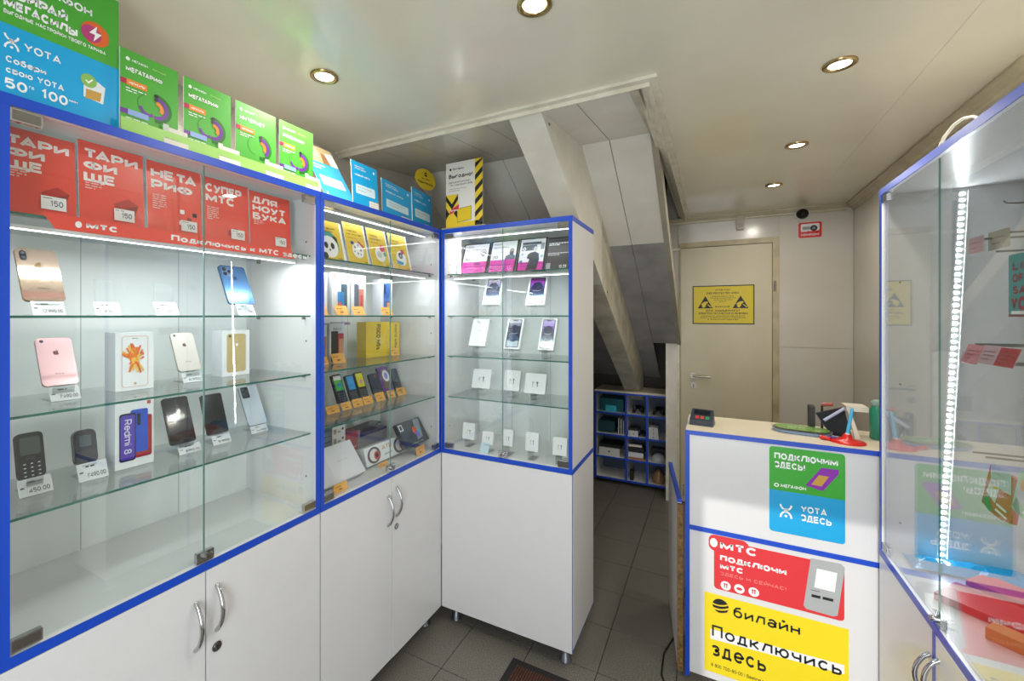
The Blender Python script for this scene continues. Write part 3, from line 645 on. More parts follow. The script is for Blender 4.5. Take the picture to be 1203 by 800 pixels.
# ---------------------------------------------------------------- things on the counter
def onz(u, v, z): d = ray(u, v); k = (z-EYE)/d.z; return Vector((d.x*k, d.y*k, z))
z0 = CTOP+.0005
r = tag(empty('card_terminal', (-.042, 2.262, z0), (0, 0, -.12)), 'dark grey card payment keypad on the left end of the counter top', 'terminal')
b = B(); b.hull([Vector(p) for p in ((-.048, -.02, 0), (.048, -.02, 0), (.048, .055, 0), (-.048, .055, 0))], [Vector(p) for p in ((-.048, -.012, .022), (.048, -.012, .022), (.044, .035, .066), (-.044, .035, .066))], M('#2b3440', .35)); b.obj('body', r)
b = B(); sl = lambda x, t, o: (x, -.012+.047*t-o*.68, .022+.044*t+o*.73); b.poly([sl(-.034, .5, .001), sl(.034, .5, .001), sl(.034, .9, .001), sl(-.034, .9, .001)], M('#11161d', .15)); b.obj('screen', r)
b = B()
for k, c in enumerate(('#b8322c', '#c0452f', '#2f8a57')): x = -.026+k*.021; b.hull([Vector(sl(x, .15, 0)), Vector(sl(x+.015, .15, 0)), Vector(sl(x+.015, .38, 0)), Vector(sl(x, .38, 0))], [Vector(sl(x, .15, .002)), Vector(sl(x+.015, .15, .002)), Vector(sl(x+.015, .38, .002)), Vector(sl(x, .38, .002))], M(c, .4))
b.obj('keys', r)
# oval money dish with green inlay
r = tag(empty('money_dish', (.335, 2.325, z0), (0, 0, -.12)), 'clear oval plastic money dish with a green inlay on the counter', 'dish')
def oval(cx, cy, rx, ry, z, n=36): return [Vector((cx+max(-rx+ry, min(rx-ry, (rx-ry)*math.copysign(1, math.cos(2*math.pi*k/n))))+ry*math.cos(2*math.pi*k/n), cy+ry*math.sin(2*math.pi*k/n), z)) for k in range(n)]
b = B(); b.hull(oval(0, 0, .095, .055, 0), oval(0, 0, .105, .062, .012), M('#8fa6c9', .12, spec=.8)); b.hull(oval(0, 0, .105, .062, .012), oval(0, 0, .106, .063, .018), ACRYL); b.obj('dish', r)
b = B(); b.poly(oval(0, 0, .096, .053, .0188), M('#6f9a45', .25)); b.obj('inlay', r)
b = B(); n = 22
for k, ch in enumerate('МЕГАФОН'): 
    for st_ in G[ch][1:]:
        for q in stroke([(.012*k-.045+px*.008, -.005+pz*.010) for px, pz in st_], .0018): b.poly([(x, y, .0192) for x, y in q], WT)
b.obj('lettering', r)
# pen on red base with cord
r = tag(empty('pen_stand', (.468, 2.232, z0)), 'blue pen standing in a round red base with a coiled cord on the counter', 'pen')
b = B(); b.tube([(0, 0, 0), (0, 0, .006), (0, 0, .010), (0, 0, .016), (0, 0, .032)], [.058, .056, .035, .018, .012], M('#cf1f1a', .3), 28); b.obj('base', r)
b = B(); P = [(-.03+.055*-k/40-.006*math.cos(k*1.6), .012+.006*math.sin(k*1.6), .012) for k in range(26)]; b.tube(P, .0022, M('#4350a8', .4), 6); b.obj('cord', r)
b = B(); b.tube([(-.055, -.006, .006), (-.085, .004, .010)], .008, M('#cf1f1a', .3), 10); b.obj('cord_plug', r)
b = B(); b.tube([(0, 0, .030), (.014, 0, .125), (.0155, 0, .136)], [.006, .006, .0035], M('#45b0dd', .3), 12); b.tube([(0, 0, .026), (.001, 0, .036)], .0075, WT, 12); b.obj('pen', r)
# dark folded leaflet / stand and white frame behind it
b = B(); b.hull([Vector(p) for p in ((.436, 2.335, z0), (.500, 2.305, z0), (.500, 2.315, z0), (.436, 2.345, z0))][:3]+[Vector((.436, 2.345, z0))], [Vector(p) for p in ((.39, 2.365, z0+.08), (.478, 2.335, z0+.12), (.478, 2.345, z0+.12), (.39, 2.375, z0+.08))], M('#12151c', .3))
tag(b.obj('black_folder'), 'black folder leaning behind the red pen base on the counter', 'folder')
b = B(); b.hull([Vector(p) for p in ((.508, 2.305, z0), (.524, 2.298, z0), (.524, 2.315, z0), (.508, 2.32, z0))], [Vector(p) for p in ((.484, 2.325, z0+.128), (.492, 2.32, z0+.128), (.492, 2.345, z0+.128), (.484, 2.345, z0+.128))], M('#d8d2c4', .4)); b.box(.484, 2.325, z0+.107, .555, 2.41, z0+.127, M('#d3cdbd', .4))
tag(b.obj('calendar_stand'), 'cream card stand leaning beside the black folder at the cabinet corner', 'stand')
b = B(); b.tube([(.41, 2.315, z0+.062), (.478, 2.320, z0+.118)], .006, M('#a9aecb', .35), 10); tag(b.obj('marker_pen'), 'pale lilac marker pen lying across the black folder', 'pen')
b = B(); b.box(.372, 2.385, z0, .392, 2.43, z0+.105, M('#231d1a', .5)); tag(b.obj('desk_stapler'), 'small black upright holder behind the black folder', 'holder')
b = B(); b.tube([(.42, 2.41, z0+.112), (.455, 2.40, z0+.118)], .008, M('#a1453a', .4), 10); b.tube([(.42, 2.41, z0), (.42, 2.41, z0+.11)], .004, BLK, 8); tag(b.obj('rubber_stamp'), 'red-brown rubber stamp behind the blue pen', 'stamp')
r = tag(empty('green_bottle', (.590, 2.345, z0)), 'translucent green bottle behind the right cabinet corner on the counter', 'bottle')
b = B(); b.tube([(0, 0, 0), (0, 0, .003), (0, 0, .12), (0, 0, .135)], [.025, .028, .028, .020], M('#2f8f74', .15), 20); b.obj('liquid', r)
b = B(); b.tube([(0, 0, .135), (0, 0, .150), (0, 0, .158)], [.020, .026, .014], M('#8aa79c', .15), 18); b.obj('neck', r)

# ================================================================ cards and posters standing on top of the cabinets
TOP = 2.048
def card(name, fr, m, label, cat, group=None, t=.0015, r=0):
    fr.seat(t)
    b = B()
    if r: b.rbox(0, 0, fr.W, fr.L, r, 0, t, PAPER, m)
    else: b.box(0, 0, 0, fr.W, t, fr.L, PAPER, m)
    o = b.obj(name, None, fr.O, fr.rot); tag(o, label, cat, group); return o
fr = Fr('L', -1.292, -64, 139.5, base=TOP, vt=2, L=.345); fr.L = fr.loc(139.5, 2.5)[1]
o = card('shop_poster', fr, GRN2, 'largest green and blue poster at the left end of the cabinet top', 'poster')
b = B(); W_, L_ = fr.W, fr.L
z1 = fr.loc(139.5, 82)[1]; rect(b, 0, 0, W_, z1, M('#10a3dc', .35))
text_px(b, fr, 'МЕГАФОН', (27, -15), (108, 17.5), 10, WT, .22, -.0008); text_px(b, fr, 'ВЫБИРАЙ', (-12, -12), (79.5, 24), 12, WT, .26, -.0008)
text_px(b, fr, 'МЕГАСИЛЫ', (4, 10), (91, 41), 11, WT, .28, -.0008); text_px(b, fr, 'ВЫГОДНЫЕ НАСТРОЙКИ ТВОЕГО ТАРИФА', (4, 16), (124, 63.5), 4.6, WT, .22, -.0008)
x, z = fr.loc(112, 40.5); b.disc((x, z), .0275, M('#e0662c', .4), -.0008, 28); b.disc((x-.008, z-.003), .0195, M('#b63c78', .4), -.0009, 24)
b.poly([(x+p*.02, -.0012, z+q*.02) for p, q in ((.15, 1), (-.6, -.1), (-.05, -.1), (-.2, -.95), (.6, .2), (.05, .2))], WT)
x, z = fr.loc(13.5, 50); yota(b, x, z, .023, WT)
text_px(b, fr, 'YOTA', (28, 60), (71.5, 75.5), 9, WT, .18, -.0008); text_px(b, fr, 'Собери', (6.5, 73), (54, 87.5), 7.5, WT, .2, -.0008); text_px(b, fr, 'свою YOTA', (6.5, 86), (75, 106), 7.5, WT, .2, -.0008)
text_px(b, fr, '50', (5, 101), (32, 111.5), 12, WT, .2, -.0008); text_px(b, fr, '100', (48.5, 114), (79.5, 126), 11.5, WT, .2, -.0008); text_px(b, fr, 'ГБ', (34, 104), (40, 106), 3, WT, .2, -.0008); text_px(b, fr, 'МИН', (81, 119), (91, 123), 3, WT, .2, -.0008)
a = [fr.loc(*p) for p in ((98, 113), (98, 99), (104, 93.5), (115, 97), (123.5, 104), (121, 123))]; b.poly([(x, -.0008, z) for x, z in a], M('#dfe6ea'))
poly_px(b, fr, [(100, 115), (101, 104), (119, 110), (117.5, 120)], M('#c79a4b', .3), -.0011)
x, z = fr.loc(104, 95); b.disc((x, z), .0155, M('#8ab85a'), -.0014, 20)
for q in stroke([(x-.006, z), (x-.001, z-.005), (x+.007, z+.005)], .003): b.poly([(p, -.0017, r_) for p, r_ in q], WT)
b.obj('print', o)
DG = M('#1d6b1e', .4); PUR = M('#6a2a94', .35); ORG = M('#e9862b', .35); MAG = M('#b02550', .35)
def arc(b, cx, cz, r, a0, a1, t, m, y, n=14):
    for q in stroke(E(cx, cz, r, r, a0, a1, n), t): b.poly([(x, y, z) for x, z in q], m)
GL_ = [(141, 209, 54, 'МЕГАТАРИФ', 2), (216, 271, 89, 'МЕГАТАРИФ', 2), (277, 324, 117, 'ИНТЕРНЕТ', 1), (328.5, 367.5, 140, 'МАКСИМУМ', 2)]
pos = ('nearest the big poster', 'second in line from the big poster', 'third in line from the big poster', 'beside the tilted photo card')
LG = M('#9acb68', .4)
frs = []
for (uL, uR, vt, s, bands), ps in zip(GL_, pos):
    fr = Fr('L', -1.285, uL, uR, base=TOP, vt=vt, lean=0); frs.append(fr)
    o = card('tariff_card', fr, GRN2, 'green ringed tariff card on the cabinet top, '+ps, 'card', 'green tariff cards on the cabinet top', .004)
    b = B(); W_, L_ = fr.W, fr.L
    b.disc((.12*W_, .895*L_), .035*W_, WT, -.0008, 12); text(b, 'МЕГАФОН', .19*W_, .88*L_, .26*W_, .028*L_, WT, .2, -.0008); text(b, 'ЛИЧНЫЙ', .53*W_, .882*L_, .24*W_, .024*L_, LG, .3, -.0008)
    text(b, s, .09*W_, .755*L_, .62*W_, .055*L_, WT, .24, -.0008)
    rect(b, 0, .60*L_, .10*W_, .66*L_, MAG, -.0008); rect(b, .10*W_, .595*L_, .44*W_, .665*L_, ORG, -.0009); text(b, 'МЕГАСИЛЫ', .14*W_, .615*L_, .26*W_, .026*L_, WT, .25, -.0011)
    lines(b, .09*W_, .555*L_, .34*W_, 2, .03*L_, WT, .0022, -.0009, 3)
    cx, cz = .60*W_, .44*L_
    arc(b, cx, cz, .245*W_, 85, -95, .075*W_, DG, -.0008); arc(b, cx, cz, .185*W_, 90, -100 if bands == 2 else -50, .07*W_, PUR, -.0010)
    arc(b, cx, cz, .10*W_, 90, -40, .07*W_, ORG, -.0012); b.disc((cx, cz+.235*W_), .04*W_, BLK, -.0013, 10); b.disc((cx, cz+.165*W_), .035*W_, M('#3b1b55'), -.0014, 10)
    arc(b, cx-.12*W_, cz, .20*W_, 100, 260, .008*W_, DG, -.0007)
    if bands == 2:
        rect(b, 0, .26*L_, .12*W_, .315*L_, PUR, -.0008); rect(b, .12*W_, .255*L_, .46*W_, .32*L_, M('#8aa6dd', .35), -.0015); lines(b, .09*W_, .215*L_, .36*W_, 4, .03*L_, WT, .0022, -.0009, 5)
        arc(b, cx-.13*W_, cz-.02*L_, .15*W_, 190, 300, .06*W_, PUR, -.0009)
    if s == 'МАКСИМУМ': rrf(b, .34*W_, .10*L_, .62*W_, .145*L_, .003, M('#e0603a'), -.0009)
    b.obj('print', o)
# pale green strip holding them and its white paper slips
fr0, fr3 = frs[0], frs[3]
y0, y1 = fr0.O.y-.004, fr3.O.y+fr3.W+.012
o = tag(B().box(0, -.014, 0, y1-y0, -.012, .042, LG).box(0, -.014, 0, y1-y0, .012, .002, ACRYL).obj('card_strip', (None), (-1.285, y0, TOP), (0, 0, math.pi/2)), 'pale green plastic strip along the foot of the green tariff cards', 'strip')
for k, (uL, uR) in enumerate(((193, 222), (258, 283), (313, 334), (360, 377.5))):
    f = Fr('L', -1.268, uL, uR, base=TOP+.001, vt=0, L=.055, lean=8)
    t_ = tag(B().box(0, 0, 0, f.W, .0004, f.L, M('#d2d0c6', .6)).obj('paper_slip', None, f.O, f.rot), 'white paper slip on the pale green strip, '+('below the first green card', 'below the second green card', 'below the third green card', 'below the last green card')[k], 'label', 'paper slips on the green strip')
    b = B(); lines(b, .004, f.L*.7, f.W-.01, 3, .008, M('#8a8a8a'), .0018, -.0004, k); rect(b, f.W*.02, f.L*.72, f.W*.02+.014, f.L+.006, M('#bfc7bd'), -.0003); b.obj('print', t_)
# slanting picture card
fr = Fr('L', -1.27, 382.5, 419, base=TOP, vt=163, lean=32)
o = card('leaflet_card', fr, M('#3aa6d8', .4), 'tilted card with a photo on top of blue, beside the last green card', 'card')
fr.L = fr.L; b = B(); W_, L_ = fr.W, fr.L
rect(b, 0, .66*L_, W_, L_, M('#c7b288', .5), -.0004); b.poly([(.55*W_, -.0008, .66*L_), (W_, -.0008, .66*L_), (W_, -.0008, .93*L_), (.72*W_, -.0008, .9*L_)], M('#d8d9dc')); b.poly([(.5*W_, -.001, .66*L_), (.75*W_, -.001, .66*L_), (.7*W_, -.001, .86*L_), (.58*W_, -.001, .88*L_)], M('#9a6f4a'))
for k, s in enumerate(('ПОДКЛЮЧАЙ', 'УСЛУГИ И', 'ПОЛУЧАЙ', 'ПОДАРКИ')): text(b, s, .08*W_, (.93-.055*k)*L_, .42*W_, .03*L_, WT, .2, -.0012)
text(b, 'МОБИЛЬНАЯ', .08*W_, .575*L_, .4*W_, .035*L_, WT, .22); text(b, 'YOTA', .08*W_, .52*L_, .25*W_, .035*L_, WT, .22); rrf(b, .14*W_, .22*L_, .86*W_, .40*L_, .006, M('#cfe0ea')); lines(b, .2*W_, .34*L_, .55*W_, 2, .06*L_, M('#7794a8'), .003, -.0008, 9); yota(b, .12*W_, .07*L_, .012, WT); b.obj('print', o)
CY1 = M('#14a0da', .4)
def blue_card(fr, label):
    o = card('blue_card', fr, CY1, label, 'card', 'blue tariff cards on the cabinet top', .003)
    b = B(); W_, L_ = fr.W, fr.L
    text(b, 'ПОДКЛЮЧИТЬ', .12*W_, .88*L_, .36*W_, .03*L_, WT, .2); text(b, 'УСЛУГИ СВЯЗИ', .12*W_, .83*L_, .42*W_, .03*L_, WT, .2); text(b, 'МОБИЛ YOTA', .12*W_, .685*L_, .58*W_, .04*L_, WT, .24)
    rect(b, .84*W_, .86*L_, .90*W_, .91*L_, WT); rrf(b, .13*W_, .29*L_, .88*W_, .50*L_, .006, M('#cde3ec')); lines(b, .2*W_, .43*L_, .55*W_, 2, .07*L_, M('#8fb3c4'), .003, -.0008, 4)
    rect(b, .62*W_, 0, W_, .20*L_, M('#e3dcd6'), -.0008); lines(b, .68*W_, .14*L_, .25*W_, 2, .05*L_, M('#9a938d'), .002, -.001, 6); b.obj('print', o)
blue_card(Fr('L', -1.275, 415, 445, base=TOP, vt=187, lean=4), 'blue tariff card standing next to the tilted photo card')
blue_card(Fr('L', -1.30, 449.5, 484, base=TOP, vt=208.5, lean=2, X2=-1.235-.10), 'blue tariff card turned to the street, taller of the two at the corner')
blue_card(Fr('L', -1.33, 485, 508, base=TOP, vt=219, lean=2, X2=-1.36), 'blue tariff card in front of the round yellow sign, nearest the corner')
# round yellow sign behind
fr = Fr('L', -1.42, 488, 511.5, base=TOP, vt=194, lean=0, X2=-1.40); RZ = .058
b = B(); b.prism([(fr.W*.5+fr.W*.5*math.cos(2*math.pi*k/28), fr.L-RZ+RZ*math.sin(2*math.pi*k/28)) for k in range(28)], 0, .003, YEL)
b.box(fr.W*.35, .003, 0, fr.W*.65, .005, fr.L*.5, ACRYL)
o = tag(b.obj('round_sign', None, fr.O, fr.rot), 'round yellow sign with a black striped ball behind the blue cards', 'sign')
zc_ = fr.L-RZ; b = B(); b.disc((fr.W*.5, zc_+.028), .012, BLK, -.0006, 16); rect(b, fr.W*.38, zc_+.027, fr.W*.62, zc_+.031, YEL, -.0009); text(b, 'билайн', fr.W*.3, zc_-.002, fr.W*.4, .008, BLK, .2); text(b, 'Подключись', fr.W*.12, zc_-.026, fr.W*.76, .014, BLK, .22); b.obj('print', o)
# black and yellow box-like stand
fr = Fr('B', 1.985, 524, 567, base=TOP+.004, vt=193)
o = card('striped_poster', fr, M('#e6e3dc', .4), 'white and yellow poster with black stripes standing above the corner cabinet', 'poster', None, .003)
b = B(); W_, L_ = fr.W, fr.L; bp = lambda pts, m, y: b.poly([(x*W_, y, z*L_) for x, z in pts], m)
bp([(0, 0), (1, 0), (1, .10), (.0, .10)], YEL, -.0005); bp([(.80, 0), (1, 0), (1, 1), (.80, 1)], YEL, -.0005)
for z in (.98, .80, .62, .44, .26, .08): bp([(.80, z-.12), (1, z), (1, min(1, z+.08)), (.80, z-.04)], BLK, -.0008)
bp([(0, .10), (.34, .10), (.34, .52), (0, .52)], YEL, -.0005)
for pts in ([(0, .52), (.17, .38), (.34, .52), (.34, .44), (.17, .30), (0, .44)], [(0, .33), (.10, .24), (0, .15)], [(.34, .14), (.22, .24), (.34, .33)]): bp(pts, BLK, -.0008)
b.disc((.13*W_, .90*L_), .03*W_, BLK, -.0008, 12); text(b, 'билайн', .2*W_, .885*L_, .3*W_, .035*L_, BLK, .16); text(b, 'Выгодно!', .08*W_, .765*L_, .66*W_, .06*L_, BLK, .22)
text(b, 'ДОМАШНИЙ ИНТЕРНЕТ', .08*W_, .69*L_, .6*W_, .022*L_, BLK, .16); text(b, '+ ТВ + МОБИЛЬНАЯ СВЯЗЬ', .08*W_, .65*L_, .66*W_, .022*L_, BLK, .16); lines(b, .08*W_, .6*L_, .5*W_, 2, .03*L_, M('#888888'), .0025, -.0008)
# parcel picture
bp([(.32, .10), (.70, .12), (.70, .32), (.32, .30)], M('#e4c61f'), -.0013)
for q in stroke([(.32*W_, .10*L_), (.70*W_, .12*L_), (.70*W_, .32*L_), (.32*W_, .30*L_), (.32*W_, .10*L_)], .0018): b.poly([(x, -.0015, z) for x, z in q], BLK)
bp([(.10, .22), (.36, .30), (.37, .37), (.12, .29)], M('#d6334f'), -.0016); text(b, 'Выгодно', .13*W_, .27*L_, .2*W_, .03*L_, WT, .2, -.0018)
b.obj('print', o)
fs = Fr('B', 1.978, 519, 570, base=TOP, vt=0, L=.012)
tag(B().box(0, 0, 0, fs.W, .05, .003, ACRYL).box(0, 0, 0, fs.W, .002, .014, M('#b9ad8c', .4)).obj('poster_foot', None, fs.O, fs.rot), 'clear brownish plastic foot under the black striped poster', 'foot')

# ================================================================ goods inside the left cabinet
def zs(k): return SH[k]+.0006
BOT = .887+.022+.0006
# red posters on the top shelf
RP = [(2, 91, 145, ('ТАРИ', 'ФИ', 'ЩЕ'), 'with a dark red gem, cut by the frame at the left', '150'), (93.5, 170, 163, ('ТАРИ', 'ФИ', 'ЩЕ'), 'with a dark red gem and 150 tag, second from the left', '150'),
      (174, 237.5, 187, ('НЕТА', 'РИФ'), 'reading two lines with scattered small symbols, in the middle', '150'), (239, 293, 206, ('СУПЕР', 'МТС'), 'reading two lines, right of the glass door gap', '150'), (294.5, 342, 223, ('ДЛЯ', 'НОУТ', 'БУКА'), 'reading three lines, last on the right', '150')]
RED1 = M('#e8483a', .3); RED2 = M('#e5564a', .4); DRED = M('#8c1a17', .35)
for i, (uL, uR, vt, ls, lb, pr) in enumerate(RP):
    fr = Fr('L', -1.315, uL, uR, base=zs(0), vt=vt, lean=3); W_, L_ = fr.W, fr.L
    if i == 0: fr.O.y = .338; W_ = fr.W = W_
    o = card('red_poster', fr, RED1, 'red poster '+lb, 'poster', 'red posters in the left cabinet', .0025)
    b = B(); wt = .30
    y = .86
    hh = (.085, .085, .085) if len(ls) == 3 else (.10, .10)
    x0 = .07
    for k, s in enumerate(ls):
        wd = {('ТАРИ'): .84, 'ФИ': .50, 'ЩЕ': .48, 'НЕТА': .84, 'РИФ': .76, 'СУПЕР': .78, 'МТС': .62, 'ДЛЯ': .60, 'НОУТ': .82, 'БУКА': .82}[s]
        text(b, s, x0*W_, (.80 if len(ls) == 3 else .78)*L_-k*(.137 if len(ls) == 3 else .155)*L_, wd*W_, (.115 if len(ls) == 3 else .13)*L_, M('#f6eeec', .5), .25, -.0006, .07)
    lines(b, .09*W_, (.50 if len(ls) == 3 else .545)*L_, .24*W_, 3 if len(ls) == 3 else 7, .03*L_, M('#f0c9c5'), .0026, -.0007, i)
    bx0, bx1, bt = .46*W_, .93*W_, (.50 if i < 2 else .40)*L_
    for q in stroke([(bx0, .02*L_), (bx0, bt-.01), (bx0+.008, bt), (bx1-.008, bt), (bx1, bt-.01), (bx1, .02*L_)], .0016): b.poly([(x, -.0007, z) for x, z in q], RED2)
    if i < 2:
        cx, cz = .70*W_, .30*L_; s = .17*W_
        b.poly([(cx-s*1.1, -.0009, cz+s*.1), (cx+.2*s, -.0009, cz+s*.9), (cx+s*1.2, -.0009, cz+.3*s), (cx-.3*s, -.0009, cz-.3*s)], M('#b62520', .3)); b.poly([(cx-.3*s, -.0010, cz-.3*s), (cx+s*1.2, -.0010, cz+.3*s), (cx+.8*s, -.0010, cz-.9*s), (cx-.3*s, -.0010, cz-1.2*s)], DRED)
        b.poly([(cx-s*1.1, -.0010, cz+s*.1), (cx-.3*s, -.0010, cz-.3*s), (cx-.3*s, -.0010, cz-1.2*s), (cx-1.0*s, -.0010, cz-.7*s)], M('#a8221d', .3))
    elif i == 2:
        for (px, pz, m) in ((.62, .38, WT), (.75, .28, DRED), (.60, .22, WT), (.86, .36, M('#2b2b30')), (.70, .16, M('#b62520'))): rrf(b, px*W_-.006, pz*L_-.006, px*W_+.006, pz*L_+.006, .002, m, -.0009)
    elif i == 3: b.poly([(bx0+.008, -.0009, .16*L_), (bx1-.008, -.0009, .15*L_), (bx1-.006, -.0009, .24*L_), (.7*W_, -.0009, .29*L_), (bx0+.01, -.0009, .24*L_)], M('#b3251f'))
    else: text(b, 'ТСМ', .62*W_, .23*L_, .24*W_, .06*L_, M('#c43a33'), .2)
    b.obj('print', o)
    x0 = .50*W_ if i < 2 else .56*W_
    t_ = fr.sub(.50 if i < 2 else .58, .94); t_.W = .044
    g = tag(B().box(0, -.004, .022, t_.W, -.0032, .052, PAPER).obj('price_card', None, t_.O, t_.rot), 'small white 150 price card clipped on the red poster '+('at the far left', 'second from the left', 'in the middle', 'fourth from the left', 'at the far right')[i], 'price tag', 'price cards on the red posters')
    b = B(); text(b, pr, .016, .030, .022, .013, BLK, .14, -.0044); lines(b, .003, .0465, .03, 1, .004, M('#888888'), .002, -.0043, i); b.obj('print', g)
# red banner along the shelf edge
fr = Fr('L', -1.2635, 58, 346, base=EYE+.190, vt=0, L=.031)
b = B(); b.prism([(0.010, 0), (fr.W, .004), (fr.W-.012, .0335), (-.012, .0335)], 0, .0006, RED1)
o = tag(b.obj('shelf_banner', None, fr.O, fr.rot), 'long red banner with white lettering along the top shelf edge', 'banner')
b = B(); b.disc((.050, .0165), .0062, WT, -.0006, 14, .0075); text(b, 'МТС', .064, .010, .062, .0135, WT, .3); text(b, 'Подключись к МТС здесь!', .245, .009, .455, .0165, WT, .24); b.obj('print', o)

def price_tag(fr, txt, label, m=TAGP, group='price tags in the left cabinet', small=True):
    fr.seat(.0005)
    o = tag(B().box(0, 0, 0, fr.W, .0005, fr.L, m).obj('price_tag', None, fr.O, fr.rot), label, 'price tag', group)
    b = B(); ink = M('#202125') if m is TAGP else M('#8a4a10')
    if txt: text(b, txt, fr.W*.30, fr.L*.16, fr.W*.62, fr.L*.26, ink, .16)
    lines(b, fr.W*.28, fr.L*.74, fr.W*.5, 1, .004, ink, fr.L*.09, -.0006, len(label)); lines(b, fr.W*.06, fr.L*.46, fr.W*.2, 1, .004, ink, fr.L*.07, -.0006, 3)
    b.obj('print', o); return o
def stand(fr, zsh, label, h=None, name='phone_stand', w=None, t=.0135):
    label = label.replace('clear stand under the white phone box', 'stand of the box').replace('clear stand under the plain white phone box', 'stand of the white box').replace('clear stand under the small white floor-level', 'stand of the floor-level')
    """clear bent acrylic stand: foot, back sheet and front lip, standing on the shelf at zsh"""
    h = h or fr.L*.55; w = w or min(fr.W*.6, .05); x0 = (fr.W-w)/2; a = math.radians(fr.lean)
    lift = fr.O.z-zsh; o = empty(name, (fr.O.x, fr.O.y, zsh), (0, 0, fr.rot[2]))
    th = .0015; yb = (t+.001)*math.cos(a); pl = max(lift-(t+.001)*math.sin(a)-th, th)
    b = B(); b.box(x0, -.012, 0, x0+w, .06, th, ACRYL)
    if lift > .006: b.box(x0, -.012, th, x0+w, -.0105, pl, ACRYL)
    b.box(x0, -.012, pl, x0+w, yb+.004, pl+th-.0004, ACRYL)
    b.box(x0, -.0125, pl, x0+w, -.011, lift+.004, ACRYL); b.obj('foot', o)
    b = B(); s, c = math.sin(a), math.cos(a)
    zb_ = pl+th; v = [(x0, yb, zb_), (x0+w, yb, zb_), (x0+w, yb+h*s, zb_+h*c), (x0, yb+h*s, zb_+h*c)]; b.hull([Vector(p) for p in v], [Vector(p)+Vector((0, th, 0)) for p in v], ACRYL); b.obj('back_sheet', o)
    tag(o, label, 'stand', 'clear phone stands'); return o
def phone(fr, name, label, group=None, back='#c9a78c', rim='#b08d70', r=.010, t=.0078, face='back', cam_='dual', metal=.0, rough=.2, logo=None):
    b = B(); W_, L_ = fr.W, fr.L; bm = M(back, rough, metal, .6); rm = M(rim, .25, .8)
    b.rbox(0, 0, W_, L_, r, 0, t, rm, bm); o = b.obj(name, None, fr.O, fr.rot); tag(o, label, 'phone', group)
    k = W_/.075
    if face == 'back':
        if cam_ == 'dual': B().rbox(.007*k, L_-.034*k, .019*k, L_-.008*k, .006*k, -.0015, .001, M('#17181b', .2)).disc((.013*k, L_-.0145*k), .0038*k, M('#3b4250', .1), -.0018, 14).disc((.013*k, L_-.0265*k), .0038*k, M('#3b4250', .1), -.0018, 14).obj('camera', o)
        elif cam_ == 'single': B().disc((.012*k, L_-.010*k), .0042*k, M('#202024', .15), -.0008, 16).disc((.012*k, L_-.010*k), .0022*k, M('#5a6370', .1), -.001, 12).obj('camera', o)
        elif cam_ == 'triple':
            b = B(); b.rbox(.005*k, L_-.034*k, .034*k, L_-.005*k, .007*k, -.0012, .001, M('#6886a8', .2))
            for px, pz in ((.0125, .0125), (.0125, .0265), (.0265, .0195)): b.tube([(px*k, -.001, L_-pz*k), (px*k, -.003, L_-pz*k)], .0058*k, M('#20242c', .1), 16)
            b.obj('camera', o)
        elif cam_ == 'column':
            b = B(); b.rbox(.5*W_-.006*k, L_-.052*k, .5*W_+.006*k, L_-.006*k, .005*k, -.001, .001, M('#0c0e12', .1))
            for z in (.014, .028, .042): b.disc((.5*W_, L_-z*k), .0036*k, M('#39404e', .08), -.0013, 12)
            b.obj('camera', o)
        elif cam_ == 'block': B().rbox(.006*k, L_-.048*k, .036*k, L_-.004*k, .005*k, -.0012, .001, M('#23262c', .15)).disc((.014*k, L_-.014*k), .005*k, M('#4a5260', .1), -.0015, 14).disc((.014*k, L_-.030*k), .005*k, M('#4a5260', .1), -.0015, 14).disc((.028*k, L_-.022*k), .004*k, M('#4a5260', .1), -.0015, 14).obj('camera', o)
        if logo:
            b = B(); lx, lz, s = .5*W_, .68*L_, .0068*k; lm = M(logo, .15, .6)
            b.poly([(lx+s*px, -.0007, lz+s*pz) for px, pz in ((0, .62), (.35, .78), (.8, .6), (.62, .3), (.62, -.05), (.92, -.3), (.6, -.9), (.3, -1), (0, -.88), (-.3, -1), (-.6, -.85), (-.92, -.2), (-.9, .35), (-.6, .72), (-.25, .75))], lm)
            b.poly([(lx+s*px, -.0007, lz+s*pz) for px, pz in ((0, .8), (.35, 1.35), (.42, .95), (.15, .78))], lm); text(b, 'iPhone', .38*W_, .22*L_, .24*W_, .005, lm, .12); b.obj('emblem', o)
    return o
def fx(uL, uR, vb=None, vt=None, base=None, lean=22, X=-1.42, L=None, kind='L', X2=None): return Fr(kind, X, uL, uR, base=base, vb=vb, vt=vt, lean=lean, L=L, X2=X2)
# shelf 2 (zs(1))
f = fx(28, 78, vb=353, vt=290, lean=26, X=-1.37)
phone(f, 'gold_phone', 'gold glossy smartphone with a dual camera on the second shelf, far left', back='#d2b8a4', rim='#a98a4e', cam_='dual', metal=.75, rough=.12, logo='#7d6640'); stand(f, zs(1), 'clear stand under the gold glossy smartphone')
price_tag(fx(39, 78, base=zs(1), vt=354, lean=30, X=-1.345), "12'990.00", 'price tag below the gold glossy smartphone')
for (a, b_), lb, n in (((113, 143), 'left of the two empty stands on the second shelf', '28'), ((184, 211), 'right of the two empty stands on the second shelf', '31')):
    f = fx(a-6, b_+2, base=zs(1)+.012, lean=6, X=-1.42, L=.12); f.L = .12; stand(f, zs(1), 'empty clear phone stand, '+lb, h=.085)
    price_tag(fx(a, b_, base=zs(1), vt=355, lean=30, X=-1.395), n+"'990.00", 'price tag in front of the empty stand, '+lb.split(' of')[0])
f = fx(269.5, 300, vb=356.5, vt=311, lean=26, X=-1.42)
